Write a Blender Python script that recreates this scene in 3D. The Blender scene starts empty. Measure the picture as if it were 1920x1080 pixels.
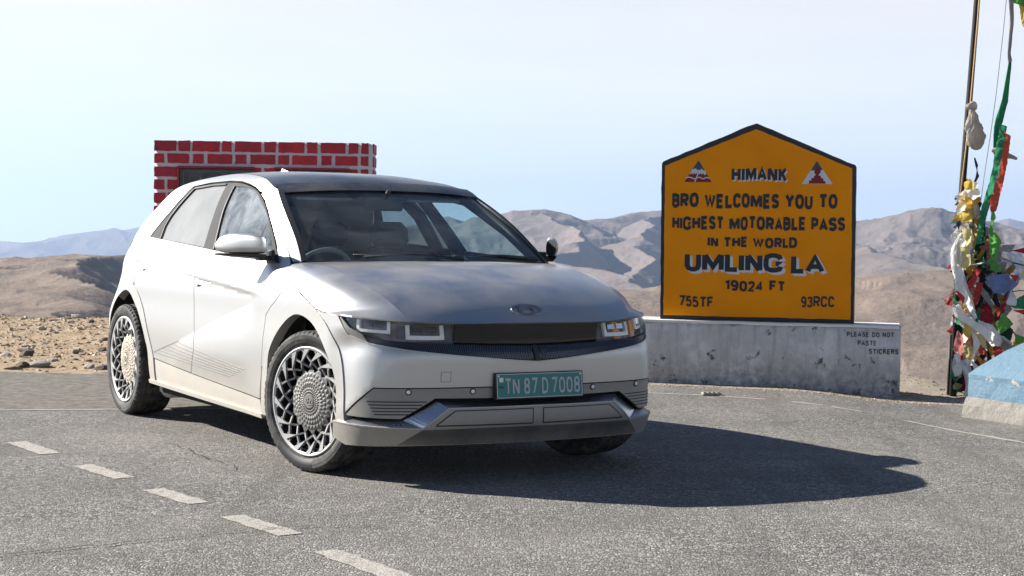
import bpy, math, random
import numpy as np
from mathutils import Vector, Matrix
from mathutils.geometry import delaunay_2d_cdt

# ------------------------------------------------------------------ camera, sky, sun, exposure
scene = bpy.context.scene
COL = scene.collection
rnd = random.Random(7)
CAR_X, CAR_Y, CAR_YAW = -0.2783, 9.4268, -1.04236
CAM_H, PITCH, ROLL = 1.277, 0.034213, -0.015072

cam_data = bpy.data.cameras.new('camera')
cam = bpy.data.objects.new('camera', cam_data)
COL.objects.link(cam)
scene.camera = cam
cam_data.sensor_width = 36
cam_data.lens = 60.9084
cam_data.clip_start = 0.1
cam_data.clip_end = 60000
_F = Vector((0, math.cos(PITCH), -math.sin(PITCH)))
_R = Vector((1, 0, 0))
_U = Vector((0, math.sin(PITCH), math.cos(PITCH)))
_r2 = _R * math.cos(ROLL) - _U * math.sin(ROLL)
_u2 = _R * math.sin(ROLL) + _U * math.cos(ROLL)
m = Matrix.Identity(4)
for i in range(3):
    m[i][0] = _r2[i]; m[i][1] = _u2[i]; m[i][2] = -_F[i]
m[2][3] = CAM_H
cam.matrix_world = m

# direction the sunlight travels, first in the car's frame, then in the world
_t = Vector((1.40, 1.12, -1.0))
cy_, sy_ = math.cos(CAR_YAW), math.sin(CAR_YAW)
SUN_DIR = Vector((cy_ * _t.x - sy_ * _t.y, sy_ * _t.x + cy_ * _t.y, _t.z)).normalized()
sun_el = math.asin(-SUN_DIR.z)
sun_az = math.atan2(-SUN_DIR.x, -SUN_DIR.y)          # clockwise from +Y
sd = bpy.data.lights.new('sun', 'SUN')
sd.energy = 5.0
sd.angle = math.radians(0.5)
sd.color = (1.0, 0.95, 0.87)
sun = bpy.data.objects.new('sun', sd)
COL.objects.link(sun)
sun.rotation_euler = SUN_DIR.to_track_quat('-Z', 'Y').to_euler()

world = bpy.data.worlds.new('World')
scene.world = world
world.use_nodes = True
wn = world.node_tree
sky = wn.nodes.new('ShaderNodeTexSky')
sky.sky_type = 'NISHITA'
sky.sun_disc = False
sky.sun_elevation = sun_el
sky.sun_rotation = sun_az % (2 * math.pi)
sky.altitude = 5000
sky.air_density = 1.0
sky.dust_density = 1.0
sky.ozone_density = 1.2
bg = wn.nodes['Background']
bg.inputs['Strength'].default_value = 0.055
# a thin veil of high cloud and dust over the lower sky, all the way round
_tc = wn.nodes.new('ShaderNodeTexCoord'); _sp = wn.nodes.new('ShaderNodeSeparateXYZ'); wn.links.new(_tc.outputs['Generated'], _sp.inputs[0])
_mp = wn.nodes.new('ShaderNodeMapping'); _mp.inputs['Scale'].default_value = (1.2, 1.2, 9); wn.links.new(_tc.outputs['Generated'], _mp.inputs[0])
_nz = wn.nodes.new('ShaderNodeTexNoise'); _nz.inputs['Scale'].default_value = 2.2; _nz.inputs['Detail'].default_value = 6; wn.links.new(_mp.outputs[0], _nz.inputs['Vector'])
_mr = wn.nodes.new('ShaderNodeValToRGB'); _mr.color_ramp.elements[0].position = 0.0; _mr.color_ramp.elements[0].color = (.86, .86, .86, 1)
_mr.color_ramp.elements[1].position = .42; _mr.color_ramp.elements[1].color = (0, 0, 0, 1)
_e = _mr.color_ramp.elements.new(.16); _e.color = (.70, .70, .70, 1)
_e = _mr.color_ramp.elements.new(.25); _e.color = (.18, .18, .18, 1)
wn.links.new(_sp.outputs[2], _mr.inputs[0])
_ma = wn.nodes.new('ShaderNodeMath'); _ma.operation = 'MULTIPLY_ADD'; wn.links.new(_nz.outputs['Fac'], _ma.inputs[0]); _ma.inputs[1].default_value = .5; _ma.inputs[2].default_value = .75
_mb = wn.nodes.new('ShaderNodeMath'); _mb.operation = 'MULTIPLY'; _mb.use_clamp = True; wn.links.new(_ma.outputs[0], _mb.inputs[0]); wn.links.new(_mr.outputs[0], _mb.inputs[1])
_cr = wn.nodes.new('ShaderNodeValToRGB'); _cr.color_ramp.elements[0].position = .03; _cr.color_ramp.elements[0].color = (.83, .885, .925, 1)
_cr.color_ramp.elements[1].position = .12; _cr.color_ramp.elements[1].color = (1.0, .965, .92, 1)
wn.links.new(_sp.outputs[2], _cr.inputs[0])
_vs = wn.nodes.new('ShaderNodeVectorMath'); _vs.operation = 'SCALE'; wn.links.new(_cr.outputs[0], _vs.inputs[0]); _vs.inputs['Scale'].default_value = 8.9
_mx = wn.nodes.new('ShaderNodeMix'); _mx.data_type = 'RGBA'
wn.links.new(_mb.outputs[0], _mx.inputs['Factor']); wn.links.new(sky.outputs[0], _mx.inputs[6]); wn.links.new(_vs.outputs[0], _mx.inputs[7])
wn.links.new(_mx.outputs[2], bg.inputs['Color'])
scene.view_settings.view_transform = 'Standard'
scene.view_settings.look = 'None'
scene.view_settings.gamma = 1
scene.view_settings.use_curve_mapping = False
scene.view_settings.exposure = 1.28
scene.cycles.volume_bounces = 0
scene.cycles.max_bounces = 10
scene.cycles.transparent_max_bounces = 24
scene.cycles.caustics_reflective = False
scene.cycles.caustics_refractive = False

# ------------------------------------------------------------------ small tools
def link(o, parent=None):
    COL.objects.link(o)
    if parent is not None:
        o.parent = parent
    return o

def tag(o, label=None, cat=None, group=None, kind=None):
    if label: o['label'] = label
    if cat: o['category'] = cat
    if group: o['group'] = group
    if kind: o['kind'] = kind
    return o

def empty(name, loc=(0, 0, 0), rz=0.0, parent=None):
    o = bpy.data.objects.new(name, None)
    o.location = loc
    o.rotation_euler = (0, 0, rz)
    o.empty_display_size = 0.2
    return link(o, parent)

def mesh_obj(name, verts, faces, mat, parent=None, smooth=False, normals=None):
    me = bpy.data.meshes.new(name)
    me.from_pydata([tuple(map(float, v)) for v in verts], [], [tuple(int(i) for i in f) for f in faces])
    me.update()
    if smooth:
        me.polygons.foreach_set('use_smooth', [True] * len(me.polygons))
    if normals is not None:
        me.polygons.foreach_set('use_smooth', [True] * len(me.polygons))
        ln = [normals[l.vertex_index] for l in me.loops]
        me.normals_split_custom_set([tuple(map(float, n)) for n in ln])
    if mat is not None:
        me.materials.append(mat)
    o = bpy.data.objects.new(name, me)
    return link(o, parent)

class MB:
    """collects simple solids; build() links them as one mesh object"""
    def __init__(s):
        s.v = []; s.f = []; s.sm = []
    def add(s, verts, faces, smooth=False):
        b = len(s.v)
        s.v += [tuple(map(float, v)) for v in verts]
        s.f += [tuple(int(i) + b for i in f) for f in faces]
        s.sm += [smooth] * len(faces)
        return s
    def box(s, c, d, rot=None, bev=0.0):
        x, y, z = d[0] / 2, d[1] / 2, d[2] / 2
        if bev <= 0:
            vs = [(-x, -y, -z), (x, -y, -z), (x, y, -z), (-x, y, -z), (-x, -y, z), (x, -y, z), (x, y, z), (-x, y, z)]
            fs = [(0, 3, 2, 1), (4, 5, 6, 7), (0, 1, 5, 4), (1, 2, 6, 5), (2, 3, 7, 6), (3, 0, 4, 7)]
        else:
            b = min(bev, x * .95, y * .95, z * .95)
            vs = []
            for sx in (-1, 1):
                for sy in (-1, 1):
                    for sz in (-1, 1):
                        vs += [(sx * x, sy * (y - b), sz * (z - b)), (sx * (x - b), sy * y, sz * (z - b)), (sx * (x - b), sy * (y - b), sz * z)]
            def I(sx, sy, sz, k): return (((sx + 1) // 2) * 4 + ((sy + 1) // 2) * 2 + (sz + 1) // 2) * 3 + k
            fs = []
            for q in (-1, 1):
                a = [I(q, -1, -1, 0), I(q, 1, -1, 0), I(q, 1, 1, 0), I(q, -1, 1, 0)]
                fs.append(a if q > 0 else a[::-1])
                a = [I(-1, q, -1, 1), I(-1, q, 1, 1), I(1, q, 1, 1), I(1, q, -1, 1)]
                fs.append(a if q > 0 else a[::-1])
                a = [I(-1, -1, q, 2), I(1, -1, q, 2), I(1, 1, q, 2), I(-1, 1, q, 2)]
                fs.append(a if q > 0 else a[::-1])
            for p in (-1, 1):
                for q in (-1, 1):
                    a = [I(p, q, -1, 0), I(p, q, -1, 1), I(p, q, 1, 1), I(p, q, 1, 0)]
                    fs.append(a if p * q > 0 else a[::-1])
                    a = [I(p, -1, q, 0), I(p, 1, q, 0), I(p, 1, q, 2), I(p, -1, q, 2)]
                    fs.append(a if p * q > 0 else a[::-1])
                    a = [I(-1, p, q, 1), I(-1, p, q, 2), I(1, p, q, 2), I(1, p, q, 1)]
                    fs.append(a if p * q > 0 else a[::-1])
            for sx in (-1, 1):
                for sy in (-1, 1):
                    for sz in (-1, 1):
                        a = [I(sx, sy, sz, 0), I(sx, sy, sz, 1), I(sx, sy, sz, 2)]
                        fs.append(a if sx * sy * sz > 0 else a[::-1])
        R = rot if rot is not None else Matrix.Identity(3)
        vs = [tuple(R @ Vector(v) + Vector(c)) for v in vs]
        return s.add(vs, fs)
    def tube(s, pts, r, n=8, cap=True):
        pts = [Vector(p) for p in pts]
        rs = r if isinstance(r, (list, tuple)) else [r] * len(pts)
        vs = []; fs = []
        up = Vector((0, 0, 1))
        for i, p in enumerate(pts):
            d = (pts[min(i + 1, len(pts) - 1)] - pts[max(i - 1, 0)]).normalized()
            a = d.cross(up)
            if a.length < 1e-3: a = d.cross(Vector((0, 1, 0)))
            a.normalize(); b = d.cross(a)
            for k in range(n):
                t = 2 * math.pi * k / n
                vs.append(p + a * (math.cos(t) * rs[i]) + b * (math.sin(t) * rs[i]))
        for i in range(len(pts) - 1):
            for k in range(n):
                k2 = (k + 1) % n
                fs.append((i * n + k, i * n + k2, (i + 1) * n + k2, (i + 1) * n + k))
        if cap:
            fs.append(tuple(range(n))[::-1]); fs.append(tuple((len(pts) - 1) * n + k for k in range(n)))
        return s.add(vs, fs, True)
    def lathe(s, prof, n=48, axis='y', closed=False):
        vs = []; fs = []
        for k in range(n):
            t = 2 * math.pi * k / n
            for r, h in prof:
                vs.append((r * math.cos(t), h, r * math.sin(t)) if axis == 'y' else (r * math.cos(t), r * math.sin(t), h))
        L = len(prof)
        for k in range(n):
            k2 = (k + 1) % n
            for j in range(L - 1 if not closed else L):
                j2 = (j + 1) % L
                fs.append((k * L + j, k * L + j2, k2 * L + j2, k2 * L + j))
        return s.add(vs, fs, True)
    def prism(s, poly, fr, depth, back=True):
        """poly in 2-D, fr(u,v)->point on front, depth vector"""
        n = len(poly)
        f = [Vector(fr(*p)) for p in poly]; b = [p + Vector(depth) for p in f]
        fs = [tuple(range(n))]
        if back: fs.append(tuple(range(n, 2 * n))[::-1])
        for i in range(n):
            j = (i + 1) % n
            fs.append((i, i + n, j + n, j))
        return s.add(f + b, fs)
    def build(s, name, mat, parent=None):
        me = bpy.data.meshes.new(name)
        me.from_pydata(s.v, [], s.f)
        me.update()
        me.polygons.foreach_set('use_smooth', s.sm)
        if mat is not None: me.materials.append(mat)
        o = bpy.data.objects.new(name, me)
        return link(o, parent)

def hashn(i, j, seed=0):
    h = (i.astype(np.int64) * 374761393 + j.astype(np.int64) * 668265263 + seed * 974634777) & 0xffffffff
    h = ((h ^ (h >> 13)) * 1274126177) & 0xffffffff
    return ((h ^ (h >> 16)) & 0xffff) / 65535.0
def vnoise(x, y, seed=0):
    xi = np.floor(x); yi = np.floor(y); fx = x - xi; fy = y - yi
    fx = fx * fx * (3 - 2 * fx); fy = fy * fy * (3 - 2 * fy)
    a = hashn(xi, yi, seed); b = hashn(xi + 1, yi, seed); c = hashn(xi, yi + 1, seed); d = hashn(xi + 1, yi + 1, seed)
    return (a * (1 - fx) + b * fx) * (1 - fy) + (c * (1 - fx) + d * fx) * fy
def fbm(x, y, oct=5, seed=0, ridged=False):
    s = 0; a = 1.0; t = 0
    for k in range(oct):
        n = vnoise(x, y, seed + k)
        if ridged: n = 1 - np.abs(2 * n - 1)
        s = s + a * n; t += a; a *= .5; x = x * 2.03 + 17.3; y = y * 2.03 - 9.1
    return s / t

# ------------------------------------------------------------------ materials
class NT:
    def __init__(s, name):
        s.m = bpy.data.materials.new(name); s.m.use_nodes = True
        s.t = s.m.node_tree; s.n = s.t.nodes; s.n.clear()
        s.out = s.n.new('ShaderNodeOutputMaterial')
        s.tc = None
    def node(s, typ, ins=None, **kw):
        n = s.n.new(typ)
        for k, v in kw.items(): setattr(n, k, v)
        for k, v in (ins or {}).items():
            sk = n.inputs[k]
            if isinstance(v, bpy.types.NodeSocket): s.t.links.new(v, sk)
            elif isinstance(v, (tuple, list)) and len(v) == 3 and sk.type == 'RGBA': sk.default_value = (*v, 1)
            else: sk.default_value = v
        return n
    def coord(s, kind='Object'):
        if s.tc is None: s.tc = s.n.new('ShaderNodeTexCoord')
        return s.tc.outputs[kind]
    def noise(s, scale, detail=4, rough=.55, vec=None, dist=0.0, out='Fac'):
        return s.node('ShaderNodeTexNoise', {'Vector': vec or s.coord(), 'Scale': scale, 'Detail': detail, 'Roughness': rough, 'Distortion': dist}).outputs[out]
    def vor(s, scale, vec=None, feature='F1', out='Distance'):
        return s.node('ShaderNodeTexVoronoi', {'Vector': vec or s.coord(), 'Scale': scale}, feature=feature).outputs[out]
    def ramp(s, fac, stops, interp='LINEAR'):
        n = s.node('ShaderNodeValToRGB', {'Fac': fac}); cr = n.color_ramp; cr.interpolation = interp
        while len(cr.elements) < len(stops): cr.elements.new(.5)
        for e, (p, c) in zip(cr.elements, stops):
            e.position = p
            e.color = (*c, 1) if isinstance(c, (tuple, list)) else (c, c, c, 1)
        return n.outputs['Color']
    def mix(s, f, a, b, blend='MIX'):
        n = s.node('ShaderNodeMix', data_type='RGBA', blend_type=blend)
        for sk, v in ((n.inputs['Factor'], f), (n.inputs[6], a), (n.inputs[7], b)):
            if isinstance(v, bpy.types.NodeSocket): s.t.links.new(v, sk)
            elif isinstance(v, (tuple, list)): sk.default_value = (*v[:3], 1)
            else:
                sk.default_value = v if sk.type == 'VALUE' else (v, v, v, 1)
        return n.outputs[2]
    def math(s, op, a, b=0.0, c=None, clamp=False):
        n = s.node('ShaderNodeMath', operation=op, use_clamp=clamp)
        for i, v in enumerate((a, b) if c is None else (a, b, c)):
            if isinstance(v, bpy.types.NodeSocket): s.t.links.new(v, n.inputs[i])
            else: n.inputs[i].default_value = v
        return n.outputs[0]
    def sep(s, vec=None):
        return s.node('ShaderNodeSeparateXYZ', {'Vector': vec or s.coord()}).outputs
    def mapping(s, vec=None, scale=(1, 1, 1), rot=(0, 0, 0), loc=(0, 0, 0)):
        return s.node('ShaderNodeMapping', {'Vector': vec or s.coord(), 'Scale': scale, 'Rotation': rot, 'Location': loc}).outputs[0]
    def bump(s, h, dist=.01, strength=1.0):
        return s.node('ShaderNodeBump', {'Height': h, 'Distance': dist, 'Strength': strength}).outputs[0]
    def bsdf(s, color=(.5, .5, .5), rough=.6, metal=0.0, normal=None, **kw):
        ins = {'Base Color': color, 'Roughness': rough, 'Metallic': metal}
        if normal is not None: ins['Normal'] = normal
        ins.update(kw)
        return s.node('ShaderNodeBsdfPrincipled', ins).outputs[0]
    def end(s, sh):
        s.t.links.new(sh, s.out.inputs['Surface']); return s.m

def mat_plain(name, col, rough=.6, metal=0.0, var=.12, scale=8, bump=0.0, **kw):
    t = NT(name)
    n = t.noise(scale, 5)
    c = t.mix(n, tuple(v * (1 - var) for v in col), tuple(min(1, v * (1 + var)) for v in col))
    nr = t.bump(t.noise(scale * 6, 5), bump) if bump else None
    return t.end(t.bsdf(c, rough, metal, nr, **kw))

DUST = (.46, .42, .36)
def mat_paint(name, col, metal=.6, rough=.34, dust=.25, low=.55, coat=.25):
    """metallic paint with road dust that thickens towards the sills"""
    t = NT(name)
    z = t.sep()[2]
    n1 = t.noise(3.0, 6, .6)
    n2 = t.noise(38.0, 4, .7)
    lowm = t.math('MULTIPLY_ADD', z, -1 / low if low else 0.0, 1.0 if low else 0.0, clamp=True)
    lowm = t.math('MULTIPLY', lowm, t.math('MULTIPLY_ADD', n1, 1.6, .1), clamp=True)
    base = t.math('MULTIPLY', t.ramp(n1, [(.35, 0.0), (.75, 1.0)]), dust)
    spk = t.math('MULTIPLY', t.ramp(t.noise(95, 2, .5), [(.69, 0.0), (.74, 1.0)]), .30)
    d = t.math('ADD', t.math('ADD', t.math('MULTIPLY', lowm, 1.15), base), t.math('MULTIPLY', spk, .6), clamp=True)
    d = t.math('MULTIPLY', d, t.math('MULTIPLY_ADD', n2, .5, .68), clamp=True)
    a = t.bsdf(col, rough, metal, None, **{'Coat Weight': coat, 'Coat Roughness': .12})
    b = t.bsdf(t.mix(n2, tuple(v * .8 for v in DUST), DUST), .9)
    mx = t.node('ShaderNodeMixShader', {0: d, 1: a, 2: b})
    return t.end(mx.outputs[0])

def mat_glass(name, tint, dustcol, dust_lo, dust_hi, scale=3.0, stretch=(1, 1, 1), refl=.9, dist=2.0, thr=(.35, .7)):
    """thin dusty pane: see-through, mirror at grazing angles, smeared dust"""
    t = NT(name)
    ge = t.node('ShaderNodeNewGeometry')
    dt = t.node('ShaderNodeVectorMath', {0: ge.outputs['Incoming'], 1: ge.outputs['Normal']}, operation='DOT_PRODUCT').outputs['Value']
    om = t.math('SUBTRACT', 1.0, t.math('ABSOLUTE', dt), clamp=True)
    fr = t.math('MULTIPLY_ADD', t.math('POWER', om, 5.0), .90, .06, clamp=True)
    tr = t.node('ShaderNodeBsdfTransparent', {'Color': tint}).outputs[0]
    gl = t.node('ShaderNodeBsdfGlossy', {'Color': (refl, refl, refl), 'Roughness': .02}).outputs[0]
    g = t.node('ShaderNodeMixShader', {0: fr, 1: tr, 2: gl}).outputs[0]
    v = t.mapping(scale=stretch)
    n = t.noise(scale, 7, .62, v, dist)
    n2 = t.noise(scale * 7, 3, .6, v)
    f = t.ramp(n, [(thr[0], 0.0), (thr[1], 1.0)])
    f = t.math('MULTIPLY', f, t.math('MULTIPLY_ADD', n2, .6, .65))
    f = t.math('MULTIPLY_ADD', f, dust_hi - dust_lo, dust_lo, clamp=True)
    df = t.node('ShaderNodeBsdfDiffuse', {'Color': dustcol}).outputs[0]
    return t.end(t.node('ShaderNodeMixShader', {0: f, 1: g, 2: df}).outputs[0])

M = {}
M['paint'] = mat_paint('silver_paint', (.52, .52, .505), metal=.93, rough=.44, dust=.10, low=.55, coat=.4)
M['hood'] = mat_paint('bonnet_paint', (.56, .57, .585), metal=.97, rough=.36, dust=.55, low=.2, coat=.5)
M['satin'] = mat_paint('satin_grey_trim', (.25, .245, .23), metal=.5, rough=.42, dust=.12, low=.42, coat=0)
M['lip'] = mat_paint('bumper_lip_metal', (.55, .56, .60), metal=.97, rough=.26, dust=.08, low=None, coat=0)

M['skirt'] = mat_paint('skirt_paint', (.55, .53, .50), metal=.45, rough=.42, dust=.5, low=.75, coat=0)
M['cladding'] = mat_paint('arch_cladding', (.44, .44, .43), metal=.5, rough=.45, dust=.30, low=.6, coat=0)
M['muddy'] = mat_paint('muddy_plastic', (.045, .045, .042), metal=.0, rough=.7, dust=.22, low=.26, coat=0)
M['black'] = mat_plain('black_plastic', (.012, .012, .013), .5)
M['void'] = mat_plain('dark_cavity', (.006, .006, .006), .9)
M['trim'] = mat_paint('dusty_window_trim', (.024, .026, .030), metal=0, rough=.85, dust=.07, low=.1, coat=0)
M['gloss_black'] = mat_plain('gloss_black', (.012, .012, .014), .06, var=.3, scale=3)
M['roof'] = mat_paint('dark_roof', (.022, .024, .028), metal=0, rough=.22, dust=.22, low=.1, coat=.15)
M['windshield'] = mat_glass('windshield_glass', (.78, .88, .88), (.36, .39, .41), .03, .17, 2.4, (1, .8, 1.6), .9)
M['sideglass'] = mat_glass('smeared_side_glass', (.80, .90, .95), (.40, .44, .47), .06, .66, 3.6, (1, 1, 1), .8, 1.6, (.30, .72))
M['rearglass'] = mat_glass('dusty_glare_rear_glass', (.5, .55, .55), (.33, .34, .345), .66, .90, 2.0, (1, 1, 1), .8, .3)  # pale film is dust with the sun's reflection painted in
M['farglass'] = mat_glass('far_side_glass', (.72, .88, .88), (.5, .5, .48), .03, .10, 3.0)
M['farrear'] = mat_glass('tinted_rear_glass', (.30, .37, .37), (.4, .4, .38), .05, .25, 3.0)
M['lens'] = mat_glass('lamp_lens', (.98, .99, .99), (.5, .5, .5), .01, .06, 6.0)
M['chrome'] = mat_plain('bright_metal', (.75, .75, .76), .15, 1.0)
M['emblem'] = mat_plain('emblem_metal', (.42, .43, .46), .28, 1.0, var=.05)
M['drl'] = mat_plain('lamp_light_guide', (.88, .88, .84), .35, var=.03)
M['amber'] = mat_plain('sunlit_amber', (.75, .26, .03), .35, var=.2, scale=40)
M['lampin'] = mat_plain('lamp_inner', (.10, .10, .11), .25, .3, var=.5, scale=30)
M['tyre'] = None
M['rimbright'] = mat_paint('machined_alloy', (.44, .44, .44), metal=.35, rough=.5, dust=.35, low=None, coat=0)
M['rimdark'] = mat_paint('dark_alloy', (.21, .21, .21), metal=.2, rough=.6, dust=.35, low=None, coat=0)
M['rimcap'] = mat_paint('faceted_cap', (.11, .11, .112), metal=.15, rough=.6, dust=.35, low=None, coat=0)
M['green_plate'] = mat_plain('green_plate', (.02, .19, .17), .35, var=.06)
M['plate_char'] = mat_plain('plate_lettering', (.42, .46, .47), .4, var=.2, scale=60)
M['white'] = mat_plain('white_print', (.78, .78, .76), .5)
M['seat'] = mat_plain('seat_fabric', (.05, .052, .055), .8)
M['seatlight'] = mat_plain('pale_lining', (.32, .33, .31), .8)
M['dash'] = mat_plain('dashboard_plastic', (.035, .035, .037), .6)

def tyre_mat():
    t = NT('tyre_rubber')
    n = t.noise(14, 6, .7)
    d = t.ramp(n, [(.42, 0.0), (.78, .55)])
    c = t.mix(d, (.022, .022, .023), (.26, .24, .21))
    return t.end(t.bsdf(c, .8, normal=t.bump(t.noise(120, 3), .002)))
M['tyre'] = tyre_mat()
# ------------------------------------------------------------------ the car's outer shell, car frame: x forward from
# the front axle, y left, z up.  s = distance along the body's plan outline from the nose, z = height.
def nspline(x, y):
    x = np.array(x, float); y = np.array(y, float)
    if y.ndim == 1: y = y[:, None]
    n = len(x); h = np.diff(x)
    A = np.zeros((n, n)); B = np.zeros((n, y.shape[1])); A[0, 0] = A[-1, -1] = 1
    for i in range(1, n - 1):
        A[i, i - 1] = h[i - 1]; A[i, i] = 2 * (h[i - 1] + h[i]); A[i, i + 1] = h[i]
        B[i] = 6 * ((y[i + 1] - y[i]) / h[i] - (y[i] - y[i - 1]) / h[i - 1])
    K = np.linalg.solve(A, B)
    def f(t):
        t = np.asarray(t, float); i = np.clip(np.searchsorted(x, t) - 1, 0, n - 2)
        hh = h[i]; a = ((x[i + 1] - t) / hh)[..., None]; b = ((t - x[i]) / hh)[..., None]; hh = hh[..., None]
        return a * y[i] + b * y[i + 1] + ((a ** 3 - a) * K[i] + (b ** 3 - b) * K[i + 1]) * hh * hh / 6
    return f
PLAN = np.array([(.812, 0), (.805, .2), (.787, .353), (.757, .53), (.712, .673), (.668, .76), (.615, .82), (.53, .872), (.40, .905),
                 (.2, .917), (0, .921), (-.6, .925), (-1.2, .928), (-1.75, .93), (-2.3, .93), (-2.7, .926), (-3.0, .92), (-3.3, .90),
                 (-3.5, .865), (-3.65, .79), (-3.74, .64), (-3.78, .4), (-3.79, 0)])
S_ = np.r_[0, np.cumsum(np.hypot(*np.diff(PLAN, axis=0).T))]
Cf = nspline(S_, PLAN)
SX0 = S_[10]; S_END = S_[-1]
def Nf(s):
    d = Cf(s + 1e-3) - Cf(s - 1e-3)
    n = np.stack([d[..., 1], -d[..., 0]], -1)
    return n / np.linalg.norm(n, axis=-1, keepdims=True)
def sm(a, b, x):
    t = np.clip((np.asarray(x, float) - a) / (b - a), 0, 1); return t * t * (3 - 2 * t)
Dside = nspline([.15, .25, .45, .62, .80, .93, 1.0, 1.08, 1.2, 1.35, 1.48, 1.55, 1.6],
                [-.05, -.02, .0, .004, -.002, -.008, -.022, -.05, -.105, -.18, -.262, -.33, -.42])
Dfront = nspline([.15, .22, .30, .40, .5, .60, .66, .72, .80, .95], [-.08, -.04, .0, .001, .003, .008, .004, -.022, -.048, -.14])
_ez = nspline([.95, 1.08, 1.2, 1.3, 1.4, 1.5, 1.6], [-.115, -.098, -.075, -.05, -.03, -.015, 0])
_kz = nspline([1.0, 1.05, 1.2, 1.37, 1.488, 1.55], [.10, .13, .143, .19, .234, .24])
def s_pillar(z):
    z = np.asarray(z, float)
    return 1.859 + (z - 1.079) / .406 * .678 - .05 * np.sin(np.pi * np.clip((z - 1.079) / .406, 0, 1))
BELT = ([1.9, 2.048, 3.173, 4.038, 5.015, 5.5], [.877, .887, .968, 1.026, 1.056, 1.06])
def creases(a, z):
    """door modelling: shallow scoop between the belt line and the rising diagonal, facet on the nose"""
    zb = np.interp(a, *BELT)
    e1 = zb - z
    ln = np.array([3.414 - 2.048, .559 - .887]); L = np.hypot(*ln)
    e2 = ((z - .887) * ln[0] - (a - 2.048) * ln[1]) / L          # distance above the diagonal
    fade = sm(2.06, 2.35, a) * (1 - sm(4.95, 5.1, a))
    belt = -.009 * sm(0, .012, e1) * fade
    scoop = .017 * (1 - np.exp(-np.clip(-e2, 0, 1) / .13)) * sm(.34, .54, z) * sm(2.10, 2.5, a) * (1 - sm(3.30, 3.62, a))
    f1 = np.array([1.059 - .664, .341 - .673]); L1 = np.hypot(*f1)
    e3 = ((z - .673) * f1[0] - (a - .664) * f1[1]) / L1          # outside the nose facet line
    facet = -.10 * np.clip(e3, 0, .5) * (1 - sm(1.0, 1.22, a)) * (1 - sm(.66, .78, z)) * sm(.3, .42, z)
    return belt + scoop + facet
def P(s, z):
    s, z = np.broadcast_arrays(np.asarray(s, float), np.asarray(z, float))
    sg = np.where(s < 0, -1., 1.); a = np.abs(s)
    k = sm(.60, 1.15, a)
    d = Dfront(z)[..., 0] * (1 - k) + Dside(z)[..., 0] * k
    kr = sm(5.0, 5.4, a)
    cr = creases(a, z)
    d = d * (1 - kr) + (-.04 * sm(.9, .5, z) + -.03) * kr
    q = Cf(a) + Nf(a) * (d + cr)[..., None]
    u_ = np.clip(-2.75 - (SX0 - a), 0, .9)
    q = q - np.stack([0 * u_, u_ * u_ * .15 * sm(.62, 1.0, z)], -1)
    t = sm(.92, 1.1, z)[..., None]
    x = SX0 - a
    w = .926 + Dside(z)[..., 0] + cr
    g = np.clip(1 - (a - s_pillar(z)) / .30, 0, 1.3)
    w = w + _ez(z)[..., 0] * g * g
    u = np.clip(-2.5 - x, 0, None)
    w = w - _kz(z)[..., 0] * u * u
    q = q * (1 - t) + np.stack([x, w], -1) * t
    return np.stack([q[..., 0], sg * q[..., 1], z], -1)
def PN(s, z, e=3e-3):
    du = P(s + e, z) - P(s - e, z); dv = P(s, z + e) - P(s, z - e)
    n = np.cross(du, dv)
    return n / np.linalg.norm(n, axis=-1, keepdims=True)
_flip = -1.0 if (PN(np.array([3.0]), np.array([.6]))[0][1] < 0) else 1.0
def surfN(s, z): return PN(s, z) * _flip

def resample(poly, h, closed=True):
    out = []
    n = len(poly)
    for i in range(n if closed else n - 1):
        a = np.array(poly[i], float); b = np.array(poly[(i + 1) % n], float)
        k = max(1, int(math.ceil(np.linalg.norm(b - a) / h)))
        for j in range(k): out.append(tuple(a + (b - a) * j / k))
    if not closed: out.append(tuple(poly[-1]))
    return out
def inside(pts, poly):
    x, y = pts[:, 0], pts[:, 1]; c = np.zeros(len(pts), bool)
    n = len(poly); j = n - 1
    for i in range(n):
        xi, yi = poly[i]; xj, yj = poly[j]
        if yi != yj:
            k = ((yi > y) != (yj > y)) & (x < (xj - xi) * (y - yi) / (yj - yi) + xi)
            c ^= k
        j = i
    return c
def inset(poly, d):
    n = len(poly); p = np.array(poly, float)
    A = 0.5 * np.sum(p[:, 0] * np.roll(p[:, 1], -1) - np.roll(p[:, 0], -1) * p[:, 1])
    sgn = 1 if A > 0 else -1
    out = []
    for i in range(n):
        a = p[i] - p[i - 1]; b = p[(i + 1) % n] - p[i]
        a = a / (np.linalg.norm(a) + 1e-9); b = b / (np.linalg.norm(b) + 1e-9)
        na = np.array([-a[1], a[0]]) * sgn; nb = np.array([-b[1], b[0]]) * sgn
        v = na + nb; l = np.linalg.norm(v)
        if l < .3: v = na; l = 1
        v = v / l; c = max(.45, float(v @ na))
        out.append(tuple(p[i] + v * d / c))
    return out
def smooth_poly(pts, per=4, closed=False):
    """Catmull-Rom through the points"""
    p = [np.array(q, float) for q in pts]; n = len(p); out = []
    rng = range(n if closed else n - 1)
    for i in rng:
        p0 = p[(i - 1) % n] if closed or i > 0 else p[0]
        p1 = p[i]; p2 = p[(i + 1) % n]
        p3 = p[(i + 2) % n] if closed or i + 2 < n else p[-1]
        for k in range(per):
            t = k / per
            out.append(tuple(.5 * ((2 * p1) + (-p0 + p2) * t + (2 * p0 - 5 * p1 + 4 * p2 - p3) * t * t + (-p0 + 3 * p1 - 3 * p2 + p3) * t ** 3)))
    if not closed: out.append(tuple(p[-1]))
    return out

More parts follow.
